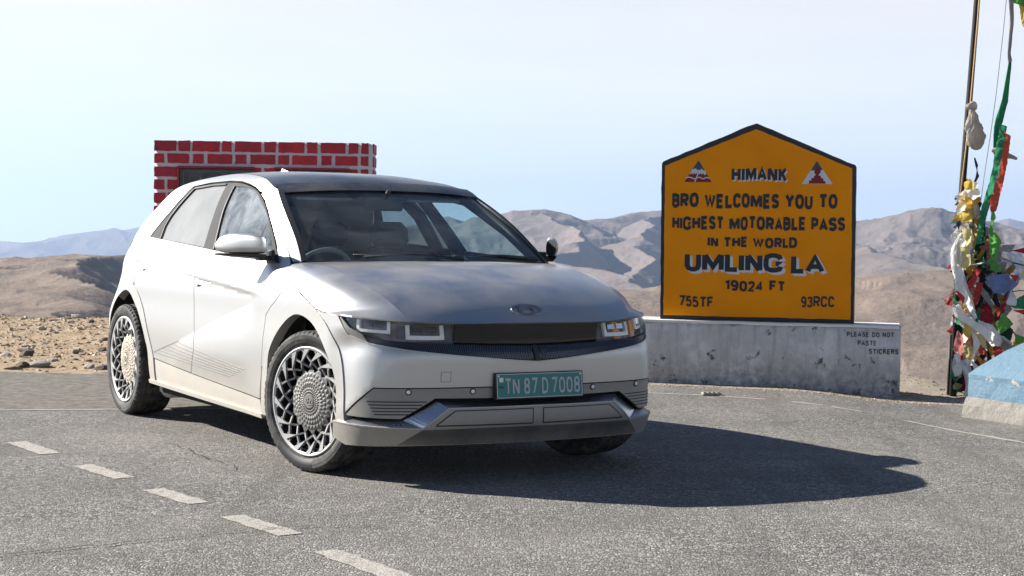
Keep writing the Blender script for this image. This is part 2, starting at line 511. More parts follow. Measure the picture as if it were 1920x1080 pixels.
def cdt(outline, holes, grid, extra=()):
    loops = [outline] + list(holes)
    pts = []; edges = []
    for lp in loops:
        b = len(pts); pts += lp
        edges += [(b + i, b + (i + 1) % len(lp)) for i in range(len(lp))]
    nb = len(pts)
    for ln in extra:
        b = len(pts); pts += ln
        edges += [(b + i, b + i + 1) for i in range(len(ln) - 1)]
    o = np.array(outline); lo = o.min(0); hi = o.max(0)
    gx, gy = np.meshgrid(np.arange(lo[0] + grid / 2, hi[0], grid), np.arange(lo[1] + grid / 2, hi[1], grid * .9), indexing='ij')
    gx = gx + (np.arange(gx.shape[1]) % 2)[None, :] * grid * .5
    g = np.stack([gx.ravel(), gy.ravel()], 1)
    ok = inside(g, outline)
    for hl in holes: ok &= ~inside(g, hl)
    g = g[ok]
    bp = np.array(pts)
    if len(g):
        keep = np.ones(len(g), bool)
        for k in range(0, len(g), 2000):
            dd = np.min(np.hypot(g[k:k + 2000, None, 0] - bp[None, :, 0], g[k:k + 2000, None, 1] - bp[None, :, 1]), axis=1)
            keep[k:k + 2000] = dd > grid * .4
        g = g[keep]
        pts = pts + [tuple(q) for q in g]
    r = delaunay_2d_cdt([Vector(q) for q in pts], edges, [], 0, 1e-6)
    V = np.array([tuple(v) for v in r[0]]); F = r[2]
    cen = np.array([V[list(f)].mean(0) for f in F])
    ok = inside(cen, outline)
    for hl in holes: ok &= ~inside(cen, hl)
    F = [f for f, k in zip(F, ok) if k and len(f) == 3]
    return V, F

def panel(name, outline, mat, parent, side=1, off=0.0, depth=.012, holes=(), grid=.03, gap=.002, extra=(), fine=.015, pos=P, nor=surfN, rnd_edge=.004):
    """a sheet cut out of the body shell along an (s, z) outline, with its edges turned in"""
    ol = inset(outline, gap) if gap else list(outline)
    hl = [inset(h, -gap) if gap else list(h) for h in holes]
    ol = resample(ol, fine); hl = [resample(h, fine) for h in hl]
    V, F = cdt(ol, hl, grid, [resample(e, fine, False) for e in extra])
    p = pos(V[:, 0], V[:, 1]); n = nor(V[:, 0], V[:, 1])
    p = p + n * off
    if side < 0: p = p * [1, -1, 1]; n = n * [1, -1, 1]
    # orientation
    f0 = F[len(F) // 2]
    fn = np.cross(p[f0[1]] - p[f0[0]], p[f0[2]] - p[f0[0]])
    if fn @ n[f0[0]] < 0: F = [f[::-1] for f in F]
    nv = len(p)
    cnt = {}
    for f in F:
        for i in range(3):
            a, b = f[i], f[(i + 1) % 3]
            cnt[(a, b)] = 1
    bd = [(a, b) for (a, b) in cnt if (b, a) not in cnt]
    vs = list(p); ns = list(n); fs = [tuple(f) for f in F]
    if depth > 0:
        for a, b in bd:
            e = p[b] - p[a]; fnr = np.cross(e, -n[a]); l = np.linalg.norm(fnr)
            fnr = -fnr / l if l > 1e-9 else n[a]
            fnr = np.cross(p[b] - p[a], n[a]); fnr /= (np.linalg.norm(fnr) + 1e-9)
            k = len(vs)
            vs += [p[a], p[b], p[b] - n[b] * depth, p[a] - n[a] * depth]
            ns += [fnr] * 4
            fs.append((k + 1, k, k + 3, k + 2))
    return mesh_obj(name, vs, fs, mat, parent, normals=ns)

def lean(k, z0=.70):
    """the shell tipped forward above z0, for the overhung lamp band"""
    def f(s, z):
        p = P(s, z); p[..., 0] = p[..., 0] + k * (np.asarray(z) - z0) * (1 - sm(.55, .95, np.abs(s))); return p
    def g(s, z, e=3e-3):
        n = np.cross(f(s + e, z) - f(s - e, z), f(s, z + e) - f(s, z - e)) * _flip
        return n / np.linalg.norm(n, axis=-1, keepdims=True)
    return f, g
LF, LN = lean(.45, .80)
def half(pts):
    """mirror a half outline (s >= 0, from the centre outwards) to a full closed one"""
    return list(pts) + [(-a, b) for a, b in reversed(pts) if abs(a) > 1e-6]

def loft(name, curves, mat, parent, nu=40, nt=None, splits=None, depth=.0, grid_out=False, off=0.0):
    """surface through lengthwise curves; cross direction splined, creased at the indices in splits"""
    cs = []
    for c in curves:
        c = np.array(c, float); L = np.r_[0, np.cumsum(np.linalg.norm(np.diff(c, axis=0), axis=1))]; L /= L[-1]
        cs.append(nspline(L, c)(np.linspace(0, 1, nu)))
    cs = np.array(cs)                                   # curve, u, 3
    mid = cs[:, nu // 2]
    T = np.r_[0, np.cumsum(np.linalg.norm(np.diff(mid, axis=0), axis=1))]
    splits = [0] + list(splits or []) + [len(curves) - 1]
    V = []; NN = []; F = []
    for a, b in zip(splits[:-1], splits[1:]):
        k = max(6, int((T[b] - T[a]) / .03)) if nt is None else nt
        tt = np.linspace(T[a], T[b], k)
        G = np.stack([nspline(T[a:b + 1], cs[a:b + 1, u])(tt) if b - a > 1 else
                      cs[a, u][None] + (cs[b, u] - cs[a, u])[None] * ((tt - T[a]) / (T[b] - T[a]))[:, None] for u in range(nu)], 1)   # t,u,3
        du = np.gradient(G, axis=1); dt = np.gradient(G, axis=0)
        n = np.cross(du, dt); n /= (np.linalg.norm(n, axis=-1, keepdims=True) + 1e-9)
        base = len(V)
        V += list(G.reshape(-1, 3)); NN += list(n.reshape(-1, 3))
        for i in range(k - 1):
            for j in range(nu - 1):
                F.append((base + i * nu + j, base + i * nu + j + 1, base + (i + 1) * nu + j + 1, base + (i + 1) * nu + j))
    NN = np.array(NN); V = np.array(V)
    if NN[:, 2].mean() < 0:
        NN = -NN
    f = F[0]; fn = np.cross(V[f[1]] - V[f[0]], V[f[2]] - V[f[0]])
    if fn @ NN[f[0]] < 0: F = [g[::-1] for g in F]
    V = V + NN * off
    if depth:
        cnt = set((f[i], f[(i + 1) % 4]) for f in F for i in range(4))
        vs = list(V); ns = list(NN)
        key = lambda q: tuple(np.round(V[q], 5))
        edge_pts = {}
        for a, b in cnt:
            edge_pts.setdefault((key(a), key(b)), (a, b))
        for (ka, kb), (a, b) in list(edge_pts.items()):
            if (kb, ka) in edge_pts: continue
            nrm = np.cross(V[b] - V[a], NN[a]); nrm /= (np.linalg.norm(nrm) + 1e-9)
            k = len(vs)
            vs += [V[a], V[b], V[b] - NN[b] * depth, V[a] - NN[a] * depth]; ns += [nrm] * 4
            F.append((k + 1, k, k + 3, k + 2))
        V, NN = vs, ns
    return mesh_obj(name, V, F, mat, parent, normals=NN)

def ribbon(pts, width, height, n_up=None, side=1, off=0.0, taper=False):
    """a thin raised bar following (s, z) points on the shell -> verts, faces"""
    pts = np.array(resample([tuple(p) for p in pts], .035, False) if len(pts) < 12 else pts, float)
    d = np.gradient(pts, axis=0); d /= (np.linalg.norm(d, axis=1, keepdims=True) + 1e-9)
    q = np.stack([-d[:, 1], d[:, 0]], 1) * width / 2
    A = pts - q; B = pts + q
    V = []
    for X, h in ((A, -.004), (A, height), (B, height), (B, -.004)):
        p = P(X[:, 0], X[:, 1]) + surfN(X[:, 0], X[:, 1]) * (h + off)
        if side < 0: p = p * [1, -1, 1]
        V.append(p)
    V = np.stack(V, 1)
    n = len(pts); fs = []
    for i in range(n - 1):
        for k in range(3):
            fs.append((i * 4 + k, i * 4 + k + 1, (i + 1) * 4 + k + 1, (i + 1) * 4 + k))
    fs.append((0, 1, 2, 3)); fs.append(tuple((n - 1) * 4 + k for k in (3, 2, 1, 0)))
    return V.reshape(-1, 3), fs

# ------------------------------------------------------------------ the car
car = empty('parked_car', (CAR_X, CAR_Y, 0), CAR_YAW)
tag(car, 'dusty silver electric hatchback parked on the asphalt, black roof and green number plate', 'car')

# outlines, (s, z)
HOOD_EDGE = [(1.085, .836), (1.14, .836), (1.22, .838), (1.304, .845), (1.42, .872), (1.50, .905), (1.60, .932), (1.70, .955), (1.77, .975)]
ARCH_F_OUT = [(1.046, .24), (1.046, .332), (1.056, .5), (1.098, .647), (1.203, .765), (1.341, .846), (1.46, .886), (1.578, .894), (1.696, .868), (1.805, .812), (1.912, .723), (1.985, .607), (2.036, .49), (2.062, .36), (2.10, .236)]
ARCH_F_IN = [(1.118, .24), (1.118, .324), (1.126, .49), (1.195, .62), (1.33, .74), (1.45, .795), (1.583, .812), (1.69, .787), (1.797, .73), (1.879, .664), (1.94, .589), (1.965, .49), (1.985, .37), (2.0, .236)]
ARCH_R_OUT = [(3.885, .27), (3.89, .418), (3.94, .51), (4.007, .60), (4.087, .708), (4.192, .802), (4.30, .865), (4.42, .905), (4.51, .915), (4.62, .908), (4.74, .880), (4.87, .82), (4.975, .735), (5.03, .63), (5.06, .5), (5.07, .3)]
ARCH_R_IN = [(3.984, .27), (4.0, .446), (4.05, .53), (4.111, .61), (4.20, .695), (4.30, .76), (4.40, .812), (4.514, .828), (4.657, .805), (4.80, .755), (4.889, .69), (4.95, .60), (4.98, .479), (4.99, .3)]
ARCH_F_OUT = smooth_poly(ARCH_F_OUT); ARCH_F_IN = smooth_poly(ARCH_F_IN)
ARCH_R_OUT = smooth_poly(ARCH_R_OUT); ARCH_R_IN = smooth_poly(ARCH_R_IN)
ARCH_F_UND = inset(ARCH_F_OUT, .010)
ARCH_R_UND = inset(ARCH_R_OUT, .010)
DLO = smooth_poly([(3.977, 1.512), (3.727, 1.534), (3.396, 1.541), (3.18, 1.534), (2.999, 1.515), (2.85, 1.492), (2.726, 1.460), (2.59, 1.412), (2.458, 1.352), (2.30, 1.268), (2.148, 1.175), (2.001, 1.073)], 3) + [(2.5, 1.092), (3.019, 1.120), (3.66, 1.154), (4.300, 1.186), (4.105, 1.357)]
GLASS_R = [(4.018, 1.180), (4.046, 1.26), (4.03, 1.32), (3.982, 1.395), (3.905, 1.500), (3.62, 1.517), (3.392, 1.519), (3.335, 1.42), (3.285, 1.33), (3.20, 1.142), (3.66, 1.165)]
GLASS_F = smooth_poly([(3.215, 1.510), (3.08, 1.506), (2.954, 1.494), (2.83, 1.474), (2.705, 1.436), (2.55, 1.380), (2.384, 1.303), (2.209, 1.190), (2.075, 1.094)], 3) + [(2.55, 1.110), (2.99, 1.132), (3.066, 1.25), (3.138, 1.36)]
DOOR_F_FRONT = [(1.92, 1.078), (1.85, 1.03), (1.79, .985), (1.80, .93), (1.87, .878), (1.95, .835), (2.012, .79), (2.04, .66), (2.065, .466), (2.106, .322)]
RAIL = [(2.60, 1.498), (2.72, 1.530), (2.863, 1.556), (3.082, 1.577), (3.347, 1.592), (3.6, 1.594), (4.0, 1.565), (4.4, 1.505), (4.72, 1.415)]
RAIL = smooth_poly(RAIL, 3)
REAR_EDGE = [(4.80, 1.375), (4.915, 1.30), (5.045, 1.19), (5.12, 1.10), (5.16, 1.0)]
A_SEAM = [(1.92, 1.082), (2.0, 1.134), (2.091, 1.196), (2.19, 1.264), (2.291, 1.329), (2.42, 1.404), (2.52, 1.450), (2.61, 1.471), (2.70, 1.468)]
WS_EDGE = [(float(s_pillar(z)), z) for z in (1.082, 1.12, 1.16, 1.2, 1.25, 1.3, 1.35, 1.4, 1.44, 1.486)]
BELT_PT = lambda a: float(np.interp(a, *BELT))

# ---- side bodywork
for sd_ in (-1, 1):
    body = panel('side_frame', WS_EDGE + RAIL + REAR_EDGE + [(4.9, BELT_PT(4.9)), (4.6, BELT_PT(4.6)), (4.345, BELT_PT(4.345)), (4.325, 1.12), (4.31, 1.186), (4.112, 1.362), (3.98, 1.520)]
                 + [(3.727, 1.541), (3.396, 1.548), (3.18, 1.541), (2.999, 1.522), (2.85, 1.499), (2.74, 1.472)] + A_SEAM[::-1],
                 M['paint'], car, sd_, gap=.0015)
    quarter = panel('rear_quarter', [(4.345, BELT_PT(4.345)), (4.6, BELT_PT(4.6)), (4.9, BELT_PT(4.9)), (5.16, 1.0), (5.2, .9), (5.2, .62), (5.2, .35), (5.07, .3)] + ARCH_R_UND[::-1][4:34] + [(4.33, .88)], M['paint'], car, sd_)
    door_r = panel('rear_door', [(3.168, .90), (3.134, .631), (3.118, .525), (3.174, .425), (3.196, .378), (3.55, .398), (3.887, .418)] + [q for q in ARCH_R_UND if .43 < q[1] < .86 and q[0] < 4.32] + [(4.325, .885), (4.34, BELT_PT(4.34)), (4.32, 1.12), (4.30, 1.183), (3.66, 1.151), (3.02, 1.117), (3.17, 1.02), (3.178, .97)][:5] + [(3.66, 1.151), (3.19, 1.127), (3.182, 1.04), (3.178, .97)], M['paint'], car, sd_,
                   extra=[[(a, BELT_PT(a)) for a in np.linspace(3.21, 4.3, 30)], [(a, BELT_PT(a) - .012) for a in np.linspace(3.21, 4.3, 30)], [(a, .887 + (a - 2.048) * (.559 - .887) / (3.414 - 2.048) + 0) for a in np.linspace(3.17, 3.50, 30)], [(a, .887 + (a - 2.048) * (.559 - .887) / (3.414 - 2.048) + -.012) for a in np.linspace(3.17, 3.50, 30)], [(a, .887 + (a - 2.048) * (.559 - .887) / (3.414 - 2.048) + -.026) for a in np.linspace(3.17, 3.50, 30)], [(a, .887 + (a - 2.048) * (.559 - .887) / (3.414 - 2.048) + .012) for a in np.linspace(3.17, 3.50, 30)]], grid=.028)
    door_f = panel('front_door', DOOR_F_FRONT + [(2.6, .345), (3.192, .376), (3.170, .425), (3.114, .525), (3.130, .631), (3.164, .90), (3.174, .97), (3.178, 1.04), (3.186, 1.126), (3.019, 1.117), (2.5, 1.089)] +
                   [(2.001 - .006, 1.071)] + [(a - .006, b + .004) for a, b in DLO[::-1] if False] + [(2.142, 1.180), (2.294, 1.272), (2.452, 1.357), (2.585, 1.418), (2.69, 1.452)] + A_SEAM[::-1][:-1], M['paint'], car, sd_,
                   extra=[[(a, BELT_PT(a)) for a in np.linspace(2.12, 3.15, 30)], [(a, BELT_PT(a) - .012) for a in np.linspace(2.12, 3.15, 30)], [(a, .887 + (a - 2.048) * (.559 - .887) / (3.414 - 2.048) + 0) for a in np.linspace(2.12, 3.09, 30)], [(a, .887 + (a - 2.048) * (.559 - .887) / (3.414 - 2.048) + -.012) for a in np.linspace(2.12, 3.09, 30)], [(a, .887 + (a - 2.048) * (.559 - .887) / (3.414 - 2.048) + -.026) for a in np.linspace(2.12, 3.09, 30)], [(a, .887 + (a - 2.048) * (.559 - .887) / (3.414 - 2.048) + .012) for a in np.linspace(2.12, 3.09, 30)]], grid=.017)
    for nm, pts in (('front_door', [(2.909, .937), (3.106, .947)]), ('rear_door', [(3.984, 1.000), (4.166, 1.012)])):
        d_ = door_f if nm == 'front_door' else door_r
        (a0, b0), (a1, b1) = pts
        mb = MB()
        v, f = ribbon([(a0 - .02, b0 - .017), ((a0 + a1) / 2, (b0 + b1) / 2 - .017), (a1 - .005, b1 - .018)], .026, .0016, side=sd_)
        mb.add(v, f)
        mb.build('door_handle', M['paint'], d_)
        mb = MB()
        v, f = ribbon([(a0, b0 + .001), (a1, b1 + .001)], .0045, .0012, side=sd_); mb.add(v, f)
        for (u0, u1, hw) in ((a1 - .045, a1 - .002, .008),):
            zz = b1 - .036
            q = np.array([(u0 - .03, zz), (u1, zz + .007), (u1, zz - .010)])
            p = P(q[:, 0], q[:, 1]) + surfN(q[:, 0], q[:, 1]) * .0025
            if sd_ < 0: p = p * [1, -1, 1]
            mb.add(p, [(0, 1, 2)]); mb.add(p, [(0, 2, 1)])
        mb.build('handle_recess', M['black'], d_)
    panel('window_trim', DLO, M['trim'], car, sd_, off=-.004, holes=[GLASS_R, GLASS_F], grid=.04)
    panel('rear_window', GLASS_R, M['rearglass'] if sd_ < 0 else M['farrear'], door_r, sd_, off=-.009, depth=0, grid=.06, gap=-.003)
    panel('front_window', GLASS_F, M['sideglass'] if sd_ < 0 else M['farglass'], door_f, sd_, off=-.009, depth=0, grid=.06, gap=-.003)
    mb = MB()
    v, f = ribbon([(4.035, 1.178), (4.062, 1.26), (4.046, 1.32), (3.998, 1.395), (3.915, 1.506), (3.62, 1.523), (3.40, 1.525)], .010, .003, side=sd_); mb.add(v, f)
    v, f = ribbon([(3.225, 1.512), (3.148, 1.36), (3.075, 1.25), (3.000, 1.128)], .010, .003, side=sd_); mb.add(v, f)
    mb.build('window_seal', M['black'], car)
    mb = MB()
    v, f = ribbon([(4.30, 1.181), (3.66, 1.149), (3.2, 1.125), (3.02, 1.115), (2.5, 1.087), (2.03, 1.07)], .014, .005, side=sd_); mb.add(v, f)
    mb.build('belt_moulding', M['satin'], car)
    # darker strips laid on the lower door, painting the shade of its grooves
    for k in range(6):
        f_ = k / 5
        a0 = (3.405 - .0 + .47 * f_ * .98, .548 - .090 * f_)
        a1 = (2.33 + .20 * f_, .467 - .058 * f_)
        mid = [(a1[0] + (a0[0] - a1[0]) * q, a1[1] + (a0[1] - a1[1]) * q) for q in (0, .2, .4, .6, .8, 1)]
        for seg in (([q for q in mid if q[0] < 3.10] + [(3.112, np.interp(3.112, [a1[0], a0[0]], [a1[1], a0[1]]))], door_f), ([(3.14, np.interp(3.14, [a1[0], a0[0]], [a1[1], a0[1]]))] + [q for q in mid if q[0] > 3.16], door_r)):
            if len(seg[0]) < 2: continue
            mb = MB(); v, f = ribbon(seg[0], .0045, .0012, side=sd_); mb.add(v, f); mb.build('groove_shade_stripe', M['satin'], seg[1])
    mb = MB(); v, f = ribbon([(3.886, .457), (3.65, .507), (3.415, .557)], .006, .0015, side=sd_); mb.add(v, f); mb.build('groove_shade_stripe', M['satin'], door_r)
    panel('front_fender', [(1.345, .850)] + HOOD_EDGE[4:] + [(1.79, .985), (1.80, .93), (1.87, .878), (1.95, .835), (2.010, .79), (2.038, .66), (2.060, .5)] + [q for q in ARCH_F_UND[::-1] if q[1] > .50 and q[0] > 1.36], M['paint'], car, sd_, grid=.025)
    panel('sill_skirt', [(2.112, .315), (2.6, .341), (3.192, .372), (3.55, .394), (3.883, .414), (3.885, .262), (3.233, .252), (2.6, .243), (2.104, .236)], M['skirt'], car, sd_, off=-.004, grid=.04)
    mb = MB(); v, f = ribbon([(2.08, .232), (2.6, .240), (3.23, .252), (3.98, .268)], .022, .016, side=sd_); mb.add(v, f)
    mb.build('sill_lip', M['skirt'], car)
    panel('front_arch_cladding', ARCH_F_OUT + ARCH_F_IN[::-1], M['cladding'], car, sd_, off=.006, depth=.055, grid=.03)
    panel('rear_arch_cladding', ARCH_R_OUT + ARCH_R_IN[::-1], M['cladding'], car, sd_, off=.004, depth=.055, grid=.03)
    # door lining, then a near-black sheet added as shade behind the panel gaps
    panel('door_lining', [(2.05, .28), (2.05, .62), (1.95, .80), (1.9, 1.06), (3.0, 1.10), (4.25, 1.16), (4.35, .9), (4.15, .76), (3.98, .55), (3.9, .28)], M['dash'], car, sd_, off=-.07, depth=0, grid=.1, gap=0)
    panel('gap_backing', [(1.95, .80), (1.9, 1.06), (4.3, 1.15), (4.9, 1.03), (5.1, .9), (4.9, .84), (4.75, .9), (4.5, .925), (4.3, .88), (4.08, .72), (3.92, .5), (3.9, .28), (2.1, .28), (2.06, .45), (2.03, .62)], M['void'], car, sd_, off=-.02, depth=0, grid=.08, gap=0)
    # wheel housings
    for cx_, r_ in ((-.05, .43), (-3.0, .46)):
        mb = MB()
        prof = [(r_ + .01, .885), (r_, .60), (r_, .42)]
        vs = []; fs = []
        nn = 24
        for k in range(nn + 1):
            t = math.pi * (-.12 + 1.24 * k / nn)
            for r, h in prof: vs.append((cx_ + r * math.cos(t), sd_ * h, .385 + r * math.sin(t)))
        for k in range(nn):
            for j in range(2): fs.append((k * 3 + j, k * 3 + j + 1, (k + 1) * 3 + j + 1, (k + 1) * 3 + j))
        mb.add(vs, fs, True)
        mb.add([(cx_ - r_, sd_ * .42, .16), (cx_ + r_, sd_ * .42, .16), (cx_ + r_, sd_ * .42, .86), (cx_ - r_, sd_ * .42, .86)], [(0, 1, 2, 3)])
        mb.build('wheel_housing', M['void'], car)

# ---- nose
bumper = panel('front_bumper', half([(0, .611), (.12, .620), (.317, .634), (.41, .644), (.682, .672), (.9, .704), (.944, .712), (1.036, .745), (1.112, .829), (1.22, .835), (1.304, .8425), (1.345, .850), (1.355, .838), (1.213, .760), (1.108, .647), (1.066, .5), (1.056, .34), (.857, .486), (.43, .488), (0, .489)]),
               M['paint'], car, extra=[[(.70, .643), (.857, .4855)], [(-.70, .643), (-.857, .4855)]], grid=.025)
panel('tow_cover', [(.476, .519), (.521, .520), (.520, .565), (.473, .565)], M['paint'], bumper, -1, off=.0015, depth=.002, gap=0)
mb = MB()
for pts in ([(.474, .5175), (.523, .5185)], [(.523, .5185), (.522, .5665)], [(.522, .5665), (.4715, .5665)], [(.4715, .5665), (.474, .5175)]):
    v, f = ribbon(pts, .0035, .0012, side=-1); mb.add(v, f)
mb.build('tow_cover_seam', M['satin'], bumper)
strip = panel('lower_bumper_strip', half([(0, .487), (.43, .486), (.857, .484), (1.044, .338), (.90, .335), (.718, .334), (.549, .434), (.25, .431), (0, .430)]), M['satin'], car, off=-.002, grid=.03)
for s0 in (-1, 1):
    for k in range(5):
        z0 = .419 - .0155 * k
        mb = MB(); v, f = ribbon([(.592 + .022 * k, z0), (.75, z0), (.893 - .010 * k, z0 - .002)], .0055, .001, side=s0); mb.add(v, f)
        mb.build('bumper_slot', M['black'], strip)
    for a0 in (.354, .683):
        c = P(np.array([a0]), np.array([.468]))[0]; n = surfN(np.array([a0]), np.array([.468]))[0]
        if s0 < 0: c = c * [1, -1, 1]; n = n * [1, -1, 1]
        q = Vector(n).to_track_quat('Z', 'Y').to_matrix()
        mb = MB(); mb.lathe([(0, .006), (.008, .006), (.010, .004), (.0105, 0)], 16, axis='z')
        mb.v = [tuple(q @ Vector(v) + Vector(c)) for v in mb.v]; se = mb.build('parking_sensor', M['drl'], strip)
        mb = MB(); mb.lathe([(.010, .001), (.0155, .001), (.0155, -.004)], 16, axis='z')
        mb.v = [tuple(q @ Vector(v) + Vector(c)) for v in mb.v]; mb.build('sensor_ring', M['black'], strip)
panel('air_gap', half([(0, .440), (.549, .444), (.718, .344), (1.09, .345), (1.10, .285), (.70, .285), (.54, .37), (0, .37)]), M['void'], car, off=-.045, depth=0, gap=0, grid=.05)
def strip_loft(name, A, B, offA, offB, mat, parent, n=60):
    """ruled sheet between two (s,z) lines at different offsets from the shell"""
    def res(c):
        c = np.array(c, float); L = np.r_[0, np.cumsum(np.hypot(*np.diff(c, axis=0).T))]; t = np.linspace(0, L[-1], n)
        return np.stack([np.interp(t, L, c[:, 0]), np.interp(t, L, c[:, 1])], 1)
    # keep kinks: union of both parameters
    a = np.array(A, float); b = np.array(B, float); V = []; F = []
    ks = []
    for i in range(len(a) - 1):
        m_ = max(1, int(np.linalg.norm(a[i + 1] - a[i]) / .02))
        for j in range(m_): ks.append((i, j / m_))
    ks.append((len(a) - 2, 1.0))
    for i, f in ks:
        p0 = a[i] + (a[i + 1] - a[i]) * f; p1 = b[i] + (b[i + 1] - b[i]) * f
        V.append(P(p0[0], p0[1]) + surfN(p0[0], p0[1]) * offA); V.append(P(p1[0], p1[1]) + surfN(p1[0], p1[1]) * offB)
    for i in range(len(ks) - 1): F.append((2 * i, 2 * i + 1, 2 * i + 3, 2 * i + 2))
    return mesh_obj(name, V, F, mat, parent)
LIPA = [(1.12, .326), (.90, .323), (.708, .324), (.535, .421), (.317, .411), (0, .410)]
LIPB = [(1.13, .306), (.90, .300), (.611, .294), (.484, .386), (.317, .387), (0, .389)]
full = lambda L: list(L) + [(-a, b) for a, b in reversed(L[:-1])]
lip = strip_loft('bumper_lip', full(LIPA), full(LIPB), -.024, .018, M['lip'], car)
panel('lower_bumper', half([(0, .389), (.317, .387), (.484, .386), (.611, .294), (.90, .300), (1.13, .306), (1.16, .225), (1.06, .194), (.76, .206), (.58, .209), (0, .211)]), M['satin'], car, off=.018, gap=0, depth=.012, grid=.03)
panel('bumper_chin', half([(0, .293), (.3, .292), (.612, .288), (.735, .213), (.58, .213), (0, .214)]), M['muddy'], car, off=.0195, gap=0, depth=.0015, grid=.03)
mb = MB()
for s0 in (-1, 1):
    L = [(.030, .306), (.030, .375), (.452, .373), (.548, .306), (.030, .306)]
    for a, b in zip(L[:-1], L[1:]):
        v, f = ribbon(resample([a, b], .08, False), .005, .0025, side=s0, off=.018); mb.add(v, f)
mb.build('inset_panel_groove', M['black'], car)
for s0 in (-1, 1):
    panel('inset_panel', [(.033, .309), (.033, .372), (.450, .370), (.540, .309)], M['satin'], car, s0, off=.0205, gap=0, depth=.003, grid=.04)
mb = MB(); v, f = ribbon(resample([(-1.13, .306), (-.9, .300), (-.611, .294), (-.484, .386), (0, .389), (.484, .386), (.611, .294), (.9, .300), (1.13, .306)], .05, False), .005, .021, off=0); mb.add(v, f)
mb.build('lip_edge', M['skirt'], car)

# ---- lamp band
LB = [(0, .694), (.21, .698), (.437, .706), (.627, .711), (.788, .7195), (.935, .741), (1.02, .776), (1.085, .824)]
VL = [(0, .613), (.12, .622), (.317, .636), (.41, .646), (.682, .674), (.9, .706), (.944, .714), (1.036, .748), (1.113, .827)]
TOP = [(0, .803), (.435, .803), (.70, .8115), (.88, .8245), (1.085, .836)]
grille = panel('grille_panel', half([(0, .696), (.21, .700), (.431, .708), (.431, .806), (0, .806)]), M['gloss_black'], car, off=-.014, gap=0, grid=.03, pos=LF, nor=LN)
panel('lamp_cavity', half([(0, .66), (.4, .68), (.788, .70), (.95, .73), (1.09, .80), (1.085, .85), (.88, .84), (.43, .83), (0, .83)]), M['void'], car, off=-.075, depth=0, gap=0, grid=.05)
for s0 in (-1, 1):
    hl = panel('headlight', [(.436, .709)] + LB[3:] + [(1.092, .835), (.88, .826), (.70, .8135), (.436, .805)], M['lens'], car, s0, off=-.012, depth=0, gap=0, grid=.03, pos=LF, nor=LN)
    panel('lamp_housing', [(.437, .700), (.79, .712), (.94, .735), (1.03, .772), (1.09, .83), (.88, .835), (.437, .82)], M['lampin'], hl, s0, off=-.055, depth=0, gap=0, grid=.05)
    for (a0, a1, z0, z1) in ((.992, .792, .762, .815), (.684, .500, .741, .800)):
        mb = MB()
        sl = (.003 if a0 > .9 else 0)
        for pts, wd in (([(a0, z0 - .009), (a0, z1 + .004)], .021), ([(a1, z0 - .009), (a1, z1 + .004)], .021), ([(a0, z0), ((a0 + a1) / 2, z0), (a1, z0)], .018)):
            v, f = ribbon(pts, wd, .012, side=s0, off=-.045); mb.add(v, f)
        mb.build('daytime_light', M['drl'], hl)
        mb = MB()
        for q in range(2):
            v, f = ribbon([(a1 + .03 + q * .075, (z0 + z1) / 2 + .012), (a1 + .085 + q * .075, (z0 + z1) / 2 + .012)], .030, .012, side=s0, off=-.050); mb.add(v, f)
        mb.build('lamp_reflector', M['gloss_black'] if s0 < 0 else M['chrome'], hl)  # bright metal in the sunlit lamp, black in the other: lighting as material
    mb = MB()
    for q in (.757,) + ((.60,) if s0 > 0 else ()):  # extra, wider amber stands for sunlight shining into that lamp
        v, f = ribbon([(q, .722), (q, .81)], .022 if s0 < 0 else .05, .010, side=s0, off=-.052); mb.add(v, f)
    mb.build('amber_indicator', M['amber'] if s0 > 0 else mat_plain('shaded_amber', (.14, .07, .03), .3, var=.4, scale=60), hl)  # brighter amber for the sunlit lamp, a darker copy for the other
    panel('lamp_bezel', LB[5:] + [(1.10, .8265)] + VL[::-1][1:4], M['satin'], car, s0, off=.0, gap=0, grid=.03)
rib = panel('ribbed_strip', half(LB[:6] + [VL[6]] + VL[::-1][3:]), M['gloss_black'], car, off=-.010, gap=.001, grid=.03)
mb = MB()
for s0 in (-1, 1):
    a = .028
    while a < .92:
        zt = float(np.interp(a, [q[0] for q in LB], [q[1] for q in LB])) - .004
        zb = float(np.interp(a, [q[0] for q in VL], [q[1] for q in VL])) + .006
        if zt - zb > .008:
            v, f = ribbon([(a + .012, zb), (a - .004, zt)], .0042, .003, side=s0, off=-.010); mb.add(v, f)
        a += .0095
tag(mb.build('strip_rib', mat_plain('strip_rib_metal', (.10, .105, .12), .3, .8, var=.2), rib), kind='stuff')
mb = MB(); v, f = ribbon([(.004, .612), (-.002, .65), (-.012, .694)], .026, .004, off=-.006); mb.add(v, f)
mb.build('strip_notch', M['black'], rib)
mb = MB(); v, f = ribbon(resample([(-1.02, .737), (-.9, .704), (-.682, .671), (-.41, .643), (-.12, .618), (0, .610), (.12, .618), (.41, .643), (.682, .671), (.9, .704), (1.02, .737)], .05, False), .006, .003); mb.add(v, f)
mb.build('bumper_edge', M['skirt'], car)

